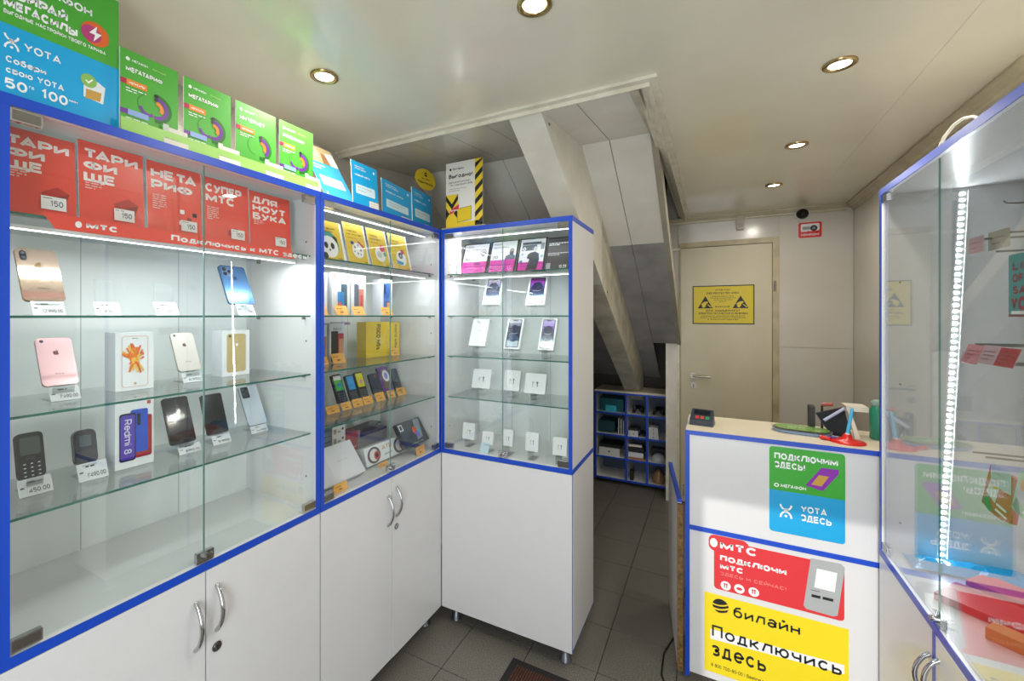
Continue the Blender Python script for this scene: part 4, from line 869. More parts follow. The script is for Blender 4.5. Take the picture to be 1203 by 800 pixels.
phone(f, 'blue_phone', 'metallic blue smartphone with three cameras on the second shelf', back='#5482b4', rim='#3f6a98', cam_='triple', metal=.5, rough=.25, logo='#274a78'); stand(f, zs(1), 'clear stand under the metallic blue smartphone')
price_tag(fx(281, 301, base=zs(1), vt=357, lean=30, X=-1.40), "49'990", 'price tag below the metallic blue smartphone')
# shelf 3
f = fx(50.5, 93.5, vb=454.5, vt=397.5, lean=24, X=-1.42)
phone(f, 'pink_phone', 'rose pink smartphone leaning on the third shelf, far left', back='#e0b6c0', rim='#c08c94', cam_='single', metal=.45, rough=.3, logo='#8c5a60'); stand(f, zs(2), 'clear stand under the rose pink smartphone')
price_tag(fx(60, 95.5, base=zs(2), vt=456, lean=28, X=-1.40), "7'490.00", 'price tag below the rose pink smartphone')
def box_goods(name, kind, X, uL, uR, base, vt, dep, label, side='#dfe1e6', group=None, front='#eceef0', lean=0, cat='phone box', yaw=None, L=None):
    fr = Fr(kind, X, uL, uR, base=base, vt=vt, lean=lean, L=L).seat(dep); b = B(); b.box(0, 0, 0, fr.W, dep, fr.L, M(side, .4), M(front, .35)); o = tag(b.obj(name, None, fr.O, fr.rot), label, cat, group); return fr, o
PB = 'boxed phones in the left cabinet'
fr, o = box_goods('phone_box', 'L', -1.425, 135.5, 180.5, zs(2), 391.5, .06, 'white phone box with an orange flower picture on the third shelf', group=PB)
b = B(); W_, L_ = fr.W, fr.L
for q in stroke([(x, z) for x, z in rrect(.16*W_, .06*L_, .84*W_, .94*L_, .008)]+[rrect(.16*W_, .06*L_, .84*W_, .94*L_, .008)[0]], .0012): b.poly([(x, -.0006, z) for x, z in q], M('#d9a08c'))
rr = random.Random(5)
for k in range(46):
    a = rr.uniform(.2, math.pi*.95) if k < 30 else rr.uniform(-2.2, -.9); R_ = rr.uniform(.020, .038) if k < 30 else rr.uniform(.015, .050); cx, cz = .47*W_+rr.uniform(-.008, .008), .56*L_+rr.uniform(-.01, .01) if k < 30 else .56*L_
    ex, ez = cx+R_*math.cos(a)*.8, cz+R_*math.sin(a)*(1 if k < 30 else 1.0); t_ = .0045
    for q in stroke([(cx, cz), ((cx+ex)/2+.002, (cz+ez)/2), (ex, ez)], t_): b.poly([(x, -.0006-.00002*k, z) for x, z in q], M(rr.choice(('#f0a030', '#f2c04a', '#ea7a24', '#e2602a')), .4))
b.disc((.5*W_, .115*L_), .0035, M('#d9a08c'), -.0007, 14); rect(b, .42*W_, .895*L_, .58*W_, .905*L_, M('#777777')); b.obj('print', o)
f = fx(210.5, 237, vb=437, vt=391.5, lean=24, X=-1.45)
phone(f, 'silver_phone', 'pale silver smartphone leaning on the third shelf, middle', back='#dad3cd', rim='#c4bab0', cam_='single', metal=.3, rough=.3, logo='#7a5c4a'); stand(f, zs(2), 'clear stand under the pale silver smartphone')
price_tag(fx(216, 238, base=zs(2), vt=439, lean=28, X=-1.43), "6'990", 'price tag below the pale silver smartphone')
fr, o = box_goods('phone_box', 'L', -1.46, 261, 293, zs(2), 388.5, .06, 'white phone box with a gold phone picture on the third shelf', group=PB)
b = B(); W_, L_ = fr.W, fr.L; rrf(b, .16*W_, .08*L_, .86*W_, .92*L_, .008, M('#c9b27a', .35)); b.disc((.27*W_, .87*L_), .0042, BLK, -.0008, 14); b.disc((.52*W_, .68*L_), .0055, WT, -.0008, 14); rect(b, .42*W_, .29*L_, .6*W_, .298*L_, M('#8a7750'), -.0008); b.obj('print', o)
# shelf 4
f = fx(22, 55, vb=566, vt=511, lean=14, X=-1.415)
b = B(); W_, L_ = f.W, f.L; b.rbox(0, 0, W_, L_, .011, 0, .014, BLK, M('#1a1d20', .35)); o = tag(b.obj('keypad_phone', None, f.O, f.rot), 'black keypad phone on the fourth shelf, far left', 'phone')
B().rbox(.13*W_, .52*L_, .87*W_, .90*L_, .003, -.001, .001, M('#4f5a58', .12)).obj('screen', o)
b = B()
for i in range(3):
    for j in range(4): cx, cz = (.24+.26*i)*W_, (.07+.085*j)*L_; b.rbox(cx-.0045, cz-.0028, cx+.0045, cz+.0028, .001, -.0016, .0005, M('#2a2d31', .4)); b.poly([(cx-.002, -.0018, cz-.001), (cx+.002, -.0018, cz-.001), (cx+.002, -.0018, cz+.0012), (cx-.002, -.0018, cz+.0012)], M('#c9cdd2'))
b.rbox(.34*W_, .40*L_, .66*W_, .48*L_, .002, -.002, .0005, M('#34383d', .3)); b.obj('keys', o)
stand(f, zs(3), 'clear stand under the black keypad phone')
price_tag(fx(22.5, 63, base=zs(3), vt=566, lean=25, X=-1.395), '450.00', 'price tag reading 450.00 below the black keypad phone')
f = fx(89, 116, vb=549, vt=507, lean=12, X=-1.42)
b = B(); W_, L_ = f.W, f.L; b.rbox(0, 0, W_, L_, .016, 0, .016, M('#5a5e62', .25, .7), M('#15171a', .12)); o = tag(b.obj('flip_phone', None, f.O, f.rot), 'closed black flip phone with a grey rim on the fourth shelf', 'phone')
B().rbox(.24*W_, .52*L_, .76*W_, .84*L_, .004, -.001, .001, M('#3d4a50', .1)).obj('screen', o); B().rbox(.05*W_, .03*L_, .95*W_, .42*L_, .008, -.0007, .0005, M('#26292d', .15)).obj('cover', o)
stand(f, zs(3), 'clear stand under the closed black flip phone')
price_tag(fx(93, 128, base=zs(3), vt=547, lean=22, X=-1.395), "1'490.00", 'price tag reading 1490 in front of the flip phone')
fr, o = box_goods('phone_box', 'L', -1.415, 135, 180.5, zs(3), 472, .055, 'white phone box with violet and blue phones on the fourth shelf', group=PB)
b = B(); W_, L_ = fr.W, fr.L; rrf(b, .50*W_, .12*L_, .95*W_, .74*L_, .006, M('#a8261e', .35), -.0005); rrf(b, .38*W_, .20*L_, .84*W_, .84*L_, .006, M('#2a53c8', .35), -.0008); rrf(b, .10*W_, .10*L_, .52*W_, .80*L_, .007, M('#16171d', .35), -.0011); rrf(b, .13*W_, .125*L_, .49*W_, .775*L_, .006, M('#5a3fb4', .35), -.0014)
rrf(b, .55*W_, .60*L_, .64*W_, .78*L_, .003, BLK, -.0014); rect(b, .82*W_, .90*L_, .92*W_, .95*L_, M('#d9542c'))
# vertical lettering, reading downwards
bb = B(); text(bb, 'Redmi 8', 0, 0, .50*L_, .19*W_, WT, .13, 0); b.grid([(.22*W_+v[2], -.0017, .71*L_-v[0]) for v in bb.v], bb.f, WT)
b.obj('print', o)
f = fx(201, 231, vb=524, vt=469, lean=22, X=-1.425)
phone(f, 'black_phone', 'glossy black smartphone with a central camera column on the fourth shelf', back='#1d2029', rim='#4a4e55', cam_='column', rough=.06, r=.008); stand(f, zs(3), 'clear stand under the black smartphone with the camera column')
price_tag(fx(211, 237, base=zs(3), vt=525, lean=25, X=-1.405), "8'990.00", 'price tag below the black smartphone with the camera column')
f = fx(244.5, 269, vb=512, vt=465, lean=20, X=-1.435)
phone(f, 'dark_phone', 'black smartphone showing its blank screen, right of the door gap', back='#1b1d1f', rim='#2a2c2f', face='front', rough=.07, r=.007); stand(f, zs(3), 'clear stand under the smartphone showing a blank screen')
price_tag(fx(251, 272, base=zs(3), vt=513, lean=25, X=-1.41), "5'990", 'price tag below the smartphone showing a blank screen')
f = fx(293, 314, vb=501, vt=455, lean=26, X=-1.46)
phone(f, 'white_phone', 'pearl white smartphone with a black camera block on the fourth shelf', back='#c3ccd8', rim='#aab2bd', cam_='block', rough=.12, r=.007); stand(f, zs(3), 'clear stand under the pearl white smartphone')
price_tag(fx(296, 315, base=zs(3), vt=502, lean=25, X=-1.43), "14'990", 'price tag below the pearl white smartphone')

# ================================================================ goods in the corner cabinet
YC1 = M('#e3c23a', .4)
anim = [(369, 407.5, 'panda'), (410.5, 435, 'cow'), (438, 460, 'cat'), (463, 484, 'dog')]
nm = ('with a round panda picture, cut by the cabinet post', 'with a white spotted animal picture, second', 'with a small cat and pink balloon picture, third', 'with a dog in a blue scarf, last on the right')
for i, (uL, uR, kd) in enumerate(anim):
    fr = Fr('L', -1.30, uL, uR, base=zs(0), vt=(254, 260, 267, 273.5)[i], lean=14); W_, L_ = fr.W, fr.L
    o = card('yellow_card', fr, YC1, 'yellow tariff card '+nm[i], 'card', 'yellow cards in the corner cabinet', .002)
    b = B(); rect(b, W_*.93, 0, W_, L_, WT, -.0004); ink = M('#7a6620', .5)
    lines(b, .12*W_, .92*L_, .4*W_, 1, .03, ink, .003, -.0006, i)
    text(b, ('как свой', 'Смартфон', '100%', 'Семья')[i], .12*W_, .78*L_, (.66, .5, .4, .4)[i]*W_, .055*L_, BLK if i in (0, 2) else ink, .17)
    text(b, ('онлайн', 'не скучай', 'контакт', 'онлайн')[i], .12*W_, .70*L_, (.56, .7, .56, .5)[i]*W_, .055*L_, BLK if i in (0, 2) else ink, .17); lines(b, .12*W_, .62*L_, .76*W_, 1, .03, M('#a23c2c'), .0025, -.0006, i+4)
    cx, cz, R_ = .52*W_, .33*L_, .27*W_
    if kd == 'panda': b.disc((cx, cz+.01), R_*1.15, M('#3f9a90'), -.0008); 
    b.disc((cx, cz), R_, WT, -.0011)
    if kd == 'panda':
        for s in (-1, 1): b.disc((cx+s*R_*.72, cz+R_*.72), R_*.32, BLK, -.001, 12); b.disc((cx+s*R_*.36, cz+R_*.1), R_*.22, BLK, -.0014, 12, R_*.3)
        b.disc((cx, cz-R_*.3), R_*.1, BLK, -.0014, 10); b.disc((cx-R_*.6, cz-R_*.85), R_*.3, BLK, -.0014, 10)
    elif kd == 'cow':
        for p, q, s in ((-.5, .4, .18), (.1, .7, .14), (.5, .1, .2), (-.1, -.4, .16), (.4, -.5, .12), (-.65, -.2, .12)): b.disc((cx+p*R_, cz+q*R_), s*R_, M('#8d8f98'), -.0014, 9)
        b.poly([(cx+x*R_, -.0016, cz+z*R_) for x, z in ((.1, 1.1), (1.0, .35), (1.2, .6), (.3, 1.3))], M('#cf3d52')); rect(b, cx-1.1*R_, cz+.7*R_, cx-.6*R_, cz+1.1*R_, M('#3a4784'), -.0016)
    elif kd == 'cat':
        b.disc((cx+R_*.5, cz+R_*.9), R_*.5, M('#d5477c'), -.0014, 14); b.disc((cx-R_*.2, cz), R_*.5, M('#cfd3d0'), -.0013, 12); b.disc((cx+R_*.9, cz+.1*R_), R_*.3, M('#5fb07a'), -.0013, 10)
    else:
        b.disc((cx-.1*R_, cz+.35*R_), R_*.42, M('#4b4a52'), -.0014, 14); b.disc((cx-.1*R_, cz+.3*R_), R_*.2, M('#b9b9c0'), -.0016, 10); b.poly([(cx+x*R_, -.0015, cz+z*R_) for x, z in ((-1.1, -.3), (.3, -.5), (.1, -.9), (-1.0, -.8))], M('#3f9ac0')); b.disc((cx+.4*R_, cz+.9*R_), R_*.35, M('#cf4b62'), -.0015, 10)
    text(b, ('100', '290', '350', '400')[i], .72*W_, .03*L_, .16*W_, .035*L_, BLK, .16, -.0014); b.obj('print', o)
ORT = M('#eeb04a', .5); og = 'orange price tags in the corner cabinet'
def otag(uL, uR, vt, base, X, label, lean=25):
    f = fx(uL, uR, base=base, vt=vt, lean=lean, X=X).seat(.0006); o = tag(B().box(0, 0, 0, f.W, .0006, f.L, ORT).obj('price_tag', None, f.O, f.rot), label, 'price tag', og)
    b = B(); lines(b, .12*f.W, .62*f.L, .7*f.W, 1, .01, M('#a8622a'), f.L*.09, -.0005, len(label)); lines(b, .35*f.W, .25*f.L, .5*f.W, 1, .01, M('#8a4416'), f.L*.13, -.0005, 2); b.obj('print', o)
BG = 'boxed phones in the corner cabinet'
def pbox(uL, uR, vt, base, X, dep, label, pics, title=None, mark=None, yellow=False, kind='L', vtxt=None):
    fr, o = box_goods('phone_box', kind, X, uL, uR, base, vt, dep, label, group=BG, front='#e6c21c' if yellow else '#eceef0', side='#c9a916' if yellow else '#d5d8de'); b = B(); W_, L_ = fr.W, fr.L
    for k, (x0, z0, x1, z1, c) in enumerate(pics): rrf(b, x0*W_, z0*L_, x1*W_, z1*L_, .004, M(c, .35), -.0005-.0003*k)
    if title: text(b, title, .26*W_, .83*L_, .5*W_, .05*L_, M('#4a4c52'), .14)
    if mark: rect(b, mark[0]*W_, mark[1]*L_, (mark[0]+.11)*W_, (mark[1]+.05)*L_, M('#d8673c'))
    if vtxt:
        bb = B(); text(bb, vtxt, 0, 0, .72*L_, min(.24*W_, .032), BLK, .2, 0); b.grid([(.42*W_+v[2], -.0006, .93*L_-v[0]) for v in bb.v], bb.f, BLK)
    b.obj('print', o); return fr
X2_ = -1.35
pbox(371, 384.5, 319, zs(1), X2_, .05, 'white phone box cut by the blue post on the second shelf of the corner cabinet', [(.3, .06, .72, .74, '#7f8fc4')], mark=(.8, .86))
pbox(390, 411, 319.5, zs(1), X2_, .05, 'white phone box with a blue and orange phone picture, left of its twin', [(.50, .06, .84, .74, '#3f5a6c'), (.30, .06, .66, .55, '#3f8ad0'), (.30, .06, .52, .30, '#e4633a')], 'Redmi 12', (.07, .88))
pbox(412.5, 429.5, 322.5, zs(1), X2_, .05, 'white phone box with a dark and a salmon phone picture', [(.2, .06, .52, .78, '#5a6274'), (.52, .04, .86, .66, '#dc8070'), (.62, .1, .78, .5, '#e0462c')])
pbox(448, 460.5, 328, zs(1), X2_, .055, 'white phone box with a bright blue patterned phone, standing apart near the glass gap', [(.2, .08, .9, .92, '#2f67c0'), (.3, .1, .8, .4, '#3c4fa8'), (.5, .18, .8, .36, '#e8a24a'), (.22, .6, .4, .86, '#1d2c58')])
otag(375, 386, 358, zs(1), -1.31, 'orange price tag at the far left of the second shelf'); otag(396, 410.5, 359, zs(1), -1.31, 'orange price tag below the box with the blue and orange phone')
otag(416, 429.5, 360, zs(1), -1.31, 'orange price tag below the box with the salmon phone'); otag(450, 462, 361, zs(1), -1.31, 'orange price tag below the box standing apart')
pbox(372, 384, 382, zs(2), -1.465, .05, 'white phone box half hidden by the blue post on the third shelf', [(.4, .08, .95, .70, '#c48a4a'), (.5, .14, .8, .5, '#5a6cb0')])
pbox(387, 404.5, 380, zs(2), -1.465, .05, 'white phone box with a black and a red phone picture on the third shelf', [(.52, .16, .95, .74, '#c9302c'), (.62, .2, .92, .6, '#d9a060'), (.10, .02, .56, .80, '#1b1c20')], 'Redmi A2')
otag(378.5, 387, 420, zs(2), -1.43, 'orange price tag at the far left of the third shelf'); otag(392, 407, 416, zs(2), -1.43, 'orange price tag below the box with the black and red phones')
pbox(430, 457.5, 378.5, zs(2), -1.48, .06, 'wide yellow phone box with vertical black lettering on the third shelf', [], yellow=True, vtxt='POCO M5s')
pbox(459, 469.5, 379, zs(2), -1.48, .06, 'slim yellow phone box right of the wide yellow one', [], yellow=True, vtxt='POCO M5s')
otag(460.5, 470, 409.5, zs(2), -1.455, 'orange price tag below the slim yellow box')
o = tag(B().box(0, 0, 0, .05, .08, .012, M('#b9a6c9', .5)).box(.004, -.001, .003, .04, 0, .009, M('#7a5a9a')).obj('accessory_box', None, (-1.50, 1.50, zs(2)+.1655), (0, 0, math.pi/2)), 'flat lilac box lying on top of the wide yellow phone box', 'box')
# fourth shelf: small phones on stands
def small(uL, uR, vb, vt, lb, body, screen=None, keys=True, X=-1.46, nm='keypad_phone', lean=22, r=.008, extra=None):
    f = fx(uL, uR, vb=vb, vt=vt, lean=lean, X=X); W_, L_ = f.W, f.L
    b = B(); b.rbox(0, 0, W_, L_, min(r, W_*.3), 0, .012, M('#121316', .4), M(body, .3)); o = tag(b.obj(nm, None, f.O, f.rot), lb, 'phone', 'small phones in the corner cabinet')
    if screen:
        b = B(); b.rbox(.12*W_, .42*L_, .92*W_, .95*L_, .002, -.001, .0005, M(screen[0], .25)); 
        if len(screen) > 1: rect(b, .12*W_, .80*L_, .92*W_, .95*L_, M(screen[1]), -.0013)
        if len(screen) > 2: b.disc((.55*W_, .62*L_), .2*W_, M(screen[2]), -.0014, 12)
        b.obj('screen', o)
    if keys:
        b = B()
        for i in range(3):
            for j in range(4): cx, cz = (.25+.25*i)*W_, (.07+.08*j)*L_; b.box(cx-.0028, -.0012, cz-.0017, cx+.0028, 0, cz+.0017, M('#8d9298'))
        b.obj('keys', o)
    if extra: extra(f, o)
    stand(f, zs(3), 'clear stand under the '+lb.split(',')[0], w=W_*.5)
small(398, 409, 474, 441, 'black keypad phone with a green and white screen, left of the row', '#17191c', ('#3fae46', '#e8ecec', '#4a9ad0'))
small(413, 422.5, 471, 441.5, 'black keypad phone with a light blue screen, second of the row', '#17191c', ('#3b9ade',))
small(424, 433.5, 468, 438, 'black keypad phone with a yellow screen, third of the row', '#17191c', ('#e2d628', '#e2d628', '#d88aa0'))
small(439.5, 451, 463, 439.5, 'dark navy flip phone, between the yellow and the purple ones', '#2b3446', keys=False, nm='flip_phone', extra=lambda f, o: B().disc((.55*f.W, .85*f.L), .12*f.W, M('#8a4a58'), -.0008, 12).box(.05*f.W, -.001, .30*f.L, .95*f.W, 0, .315*f.L, BLK).obj('emblem', o))
small(451, 463, 460.5, 432, 'purple framed round-dial phone, beside the glass gap', '#6d2f94', keys=False, nm='purple_phone', extra=lambda f, o: B().rbox(.18*f.W, .10*f.L, .92*f.W, .88*f.L, .004, -.001, .0005, M('#6a5f50', .3)).disc((.6*f.W, .62*f.L), .3*f.W, M('#d8d8e4'), -.0013, 18, .3*f.L*.8).disc((.6*f.W, .62*f.L), .16*f.W, M('#8a78c0'), -.0015, 14, .18*f.L*.8).obj('picture', o))
small(465.5, 472.5, 458, 433.5, 'narrow dark navy keypad phone, last of the row', '#2a3342', ('#39455a',), keys=False)
for uL, uR, vt, lb, X in ((385, 400, 478.5, 'far left of the fourth shelf', -1.425), (402.5, 414, 474, 'below the green-screen phone', -1.43), (416, 427.5, 470, 'below the blue-screen phone', -1.43), (428.5, 439.5, 467, 'below the yellow-screen phone', -1.43), (443, 453.5, 462.5, 'below the navy flip phone', -1.43), (457, 465.5, 459.5, 'below the purple phone', -1.435), (468, 478, 456.5, 'below the last narrow phone', -1.44)):
    otag(uL, uR, vt, zs(3), X, 'orange price tag '+lb+' in the corner cabinet')
# floor of the corner cabinet
fr = Fr('L', -1.315, 365.5, 430, base=BOT, vt=545, lean=38, L=.155).seat(.03)
b = B(); b.box(0, 0, 0, fr.W, .03, fr.L, M('#d9d9e2', .4), M('#e2e1e8', .35)); o = tag(b.obj('tablet_box', None, fr.O, fr.rot), 'large plain white tablet box leaning on the floor of the corner cabinet', 'box')
b = B(); rect(b, .0, 0, fr.W*.45, fr.L, M('#dad9e4'), -.0003); text(b, 'Xiaomi Pad', fr.W*.60, fr.L*.5, fr.W*.2, .009, M('#b9b9c2'), .12); b.obj('print', o)
otag(393, 409, 571, BOT, -1.275, 'orange price tag in front of the large white tablet box', 10)
fr, o = box_goods('watch_box', 'L', -1.35, 431, 478, BOT, 531, .05, 'white smart watch box with a red and black watch picture', lean=14, cat='box', side='#cfd0cf')
b = B(); W_, L_ = fr.W, fr.L
for cx, m2 in ((.20, '#c9463a'), (.83, '#b98a5a')):
    b.disc((cx*W_, .48*L_), .15*W_, M('#5a4a48'), -.0006, 20, .45*L_); b.disc((cx*W_, .48*L_), .10*W_, M('#e2e2e0'), -.0009, 20, .34*L_); b.disc(((cx+.06)*W_, .42*L_), .065*W_, M(m2), -.0012, 16, .24*L_); b.disc(((cx+.06)*W_, .42*L_), .035*W_, BLK, -.0015, 14, .13*L_)
text(b, 'ATB', .40*W_, .58*L_, .24*W_, .24*L_, M('#b98f3a'), .16, -.0006); text(b, 'SMART', .44*W_, .25*L_, .2*W_, .10*L_, M('#4a6a9a'), .2, -.0006); b.obj('print', o)
otag(445.5, 456.5, 545, BOT, -1.315, 'orange price tag below the white smart watch box', 10)
fr = Fr('L', -1.287, 478, 504.5, vb=527, vt=499, lean=34)
b = B(); b.box(0, 0, 0, fr.W, .022, fr.L, M('#20242c', .35), M('#39404c', .3)); o = tag(b.obj('tablet_box', None, fr.O, fr.rot), 'dark grey tablet box with a colourful picture leaning at the right end', 'box')
b = B(); W_, L_ = fr.W, fr.L
b.poly([(x*W_, -.0006, z*L_) for x, z in ((.55, .15), (.8, .2), (.95, .95), (.70, .98))], M('#8d97a4', .3)); b.disc((.6*W_, .55*L_), .10*W_, M('#e0663c'), -.0009, 14); b.disc((.65*W_, .38*L_), .08*W_, M('#7a6ad0'), -.0010, 12); b.disc((.75*W_, .5*L_), .06*W_, M('#5aa8c8'), -.0011, 12); rect(b, .05*W_, .66*L_, .2*W_, .92*L_, WT, -.0008); rect(b, .08*W_, .7*L_, .17*W_, .88*L_, M('#3a3a44'), -.001); text(b, 'Galaxy Tab', .25*W_, .05*L_, .5*W_, .05*L_, M('#b9bec8'), .12); b.obj('print', o)
stand(fr, BOT, 'clear stand holding up the dark grey tablet box', t=.0225)
otag(489.5, 499.5, 526, BOT, -1.268, 'orange price tag below the dark tablet box', 6)
z = BOT
for k, lb in enumerate(('bottom', 'second from the bottom', 'third from the bottom', 'fourth from the bottom', 'topmost')):
    fr = Fr('L', -1.44, 390.5, 405.5, base=z, vt=0, L=.0405); o = tag(B().box(0, 0, 0, fr.W, .06, fr.L, M('#b9b9bb', .4), M('#dcdad6', .4)).obj('earphone_box', None, fr.O, fr.rot), 'small white earphone box, %s of the stack behind the white tablet box' % lb, 'box', 'stacked earphone boxes')
    b = B(); rect(b, .08*fr.W, .2*fr.L, .3*fr.W, .75*fr.L, M('#a58f78')); rect(b, .4*fr.W, .3*fr.L, .62*fr.W, .45*fr.L, M('#8a8a8c')); b.disc((.8*fr.W, .62*fr.L), .006, BLK, -.0006, 10); b.obj('print', o); z += .041
z = BOT
for k in range(8):
    fr = Fr('L', -1.45, 366, 389, base=z, vt=0, L=.024); tag(B().box(0, 0, 0, fr.W, .09, fr.L, M('#5c6a78', .4), M('#76838f', .4)).box(.0, -.0004, .020, fr.W, 0, fr.L, M('#3b4653')).obj('cable_box', None, fr.O, fr.rot), 'flat blue-grey box stacked beside the left post, '+('lowest', 'second', 'third', 'fourth', 'fifth', 'sixth', 'seventh', 'topmost')[k]+' of its stack', 'box', 'stacked blue-grey boxes'); z += .0245
fr, o = box_goods('headset_box', 'L', -1.475, 405.5, 423, BOT, 510.5, .07, 'red box with a thin white line standing behind the tablet box', lean=0, cat='box', side='#7d3038', front='#b13a3c')
b = B(); rect(b, .3*fr.W, .5*fr.L, .75*fr.W, .53*fr.L, M('#e0b0ae')); rect(b, .85*fr.W, .0, fr.W, fr.L, M('#8f8f96')); b.obj('print', o)
tag(B().box(0, 0, 0, .22, .075, .016, M('#43306e', .4)).obj('slim_box', None, (-1.505, 1.60, BOT+.100), (0, .03, math.pi/2)), 'slim violet box lying behind the smart watch box', 'box')
tag(B().box(0, 0, 0, .215, .09, .0985, M('#57575c', .5), M('#8b8890', .4)).obj('charger_box', None, (-1.50, 1.60, BOT), (0, 0, math.pi/2)), 'grey box under the slim violet box', 'box')
tag(B().box(0, 0, 0, .20, .06, .010, M('#3a3c42', .4)).obj('slim_box', None, (-1.515, 1.61, BOT+.1235), (0, 0, math.pi/2+.1)), 'slim dark box on top of the violet one', 'box')
tag(B().tube([(-1.46, 1.33, BOT+.158), (-1.53, 1.50, BOT+.162)], .004, BLK, 8).obj('stylus_pen'), 'thin black stylus lying over the boxes behind the tablet box', 'pen')

# ================================================================ third cabinet, facing the street
def fb_(uL, uR, vb=None, vt=None, base=None, lean=22, Y=2.10, L=None): return Fr('B', Y, uL, uR, base=base, vb=vb, vt=vt, lean=lean, L=L)
TC = 'framed cards on the top shelf'
MGN = M('#d23fa6', .4)
for i, (uL, uR, vt) in enumerate(((539, 570.5, 288), (571.5, 604, 284.5), (605.5, 638, 281.5), (639.5, 668, 280))):
    fr = fb_(uL, uR, base=zs(0), vt=vt, lean=22, Y=2.06).seat(.004); W_, L_ = fr.W, fr.L; dark = i == 3
    o = tag(B().box(0, 0, 0, W_, .004, L_, BLK, BLK).obj('tele_card', None, fr.O, fr.rot), 'magenta and white framed tariff card '+('with a headphones picture, first on the left', 'with a bearded man, second', 'with a person in a dark coat, third')[i] if not dark else 'dark framed tariff card with rows of small white print, on the far right', 'card', TC)
    b = B()
    if not dark:
        rect(b, .05*W_, .03*L_, .95*W_, .97*L_, M('#e4e4ea', .4), -.0003); rect(b, .05*W_, .03*L_, .95*W_, .40*L_ if i != 2 else .28*L_, MGN, -.0006); lines(b, .14*W_, .24*L_, .7*W_, 2, .09*L_, M('#7a2a74'), .004, -.0009, i)
        if i < 2:
            text(b, 'МОЙ', .12*W_, .86*L_, .26*W_, .05*L_, M('#3f434c'), .16, -.0008); text(b, 'ОНЛАЙН+', .12*W_, .76*L_, .56*W_, .05*L_, M('#3f434c'), .14, -.0008); text(b, ('30', '20')[i], .12*W_, .44*L_, .2*W_, .09*L_, BLK, .16, -.0009); lines(b, .2*W_, .63*L_, .4*W_, 2, .06*L_, M('#a8abb2'), .0025, -.0008, 2)
        if i == 0:
            arc(b, .78*W_, .70*L_, .09*W_, 0, 180, .02*W_, M('#3c4650'), -.0009); b.disc((.78*W_, .64*L_), .075*W_, M('#8d98a4'), -.0008, 14, .11*W_); b.disc((.69*W_, .66*L_), .03*W_, BLK, -.0010, 10); b.disc((.87*W_, .66*L_), .03*W_, BLK, -.0010, 10); rect(b, .5*W_, .30*L_, .72*W_, .36*L_, M('#6a3068'), -.001)
        elif i == 1: b.disc((.80*W_, .64*L_), .09*W_, M('#8f8c90'), -.0008, 14, .13*W_); b.disc((.80*W_, .60*L_), .07*W_, M('#4a4a50'), -.0010, 12, .07*W_); b.poly([(x*W_, -.0009, z*L_) for x, z in ((.58, .40), (.94, .40), (.94, .50), (.86, .56), (.72, .56), (.60, .50))], M('#5c6878')); rect(b, .60*W_, .05*L_, .64*W_, .40*L_, M('#8a3a8a'), -.001)
        else:
            rect(b, .12*W_, .80*L_, .80*W_, .88*L_, M('#4d525c'), -.0008); rect(b, .12*W_, .62*L_, .66*W_, .79*L_, M('#5b6270'), -.0009); rect(b, .80*W_, .64*L_, .93*W_, .84*L_, M('#8d9098'), -.0009); text(b, '0', .15*W_, .63*L_, .12*W_, .10*L_, WT, .2, -.0012)
            b.poly([(x*W_, -.0012, z*L_) for x, z in ((.36, .05), (.74, .05), (.80, .34), (.76, .52), (.62, .58), (.46, .56), (.36, .50), (.34, .40), (.44, .36))], M('#3c3c42')); b.disc((.62*W_, .66*L_), .075*W_, M('#c9c2bc'), -.0014, 14, .11*W_)
            for px, pz, c in ((.16, .52, '#8fb8c4'), (.88, .44, '#8fc4bc'), (.14, .30, '#5a6aa8')): b.disc((px*W_, pz*L_), .05*W_, M(c), -.0011, 12)
    else:
        rect(b, .03*W_, .03*L_, .97*W_, .97*L_, M('#4b474a', .4), -.0003); lines(b, .06*W_, .80*L_, .8*W_, 2, .05*L_, WT, .005, -.0008, 1); lines(b, .06*W_, .50*L_, .86*W_, 2, .05*L_, M('#c9c9cc'), .004, -.0008, 2); rrf(b, .04*W_, .04*L_, .22*W_, .22*L_, .002, M('#a9a9ac'), -.0008); text(b, '10.23', .58*W_, .06*L_, .3*W_, .09*L_, WT, .2, -.0008)
    b.obj('print', o)
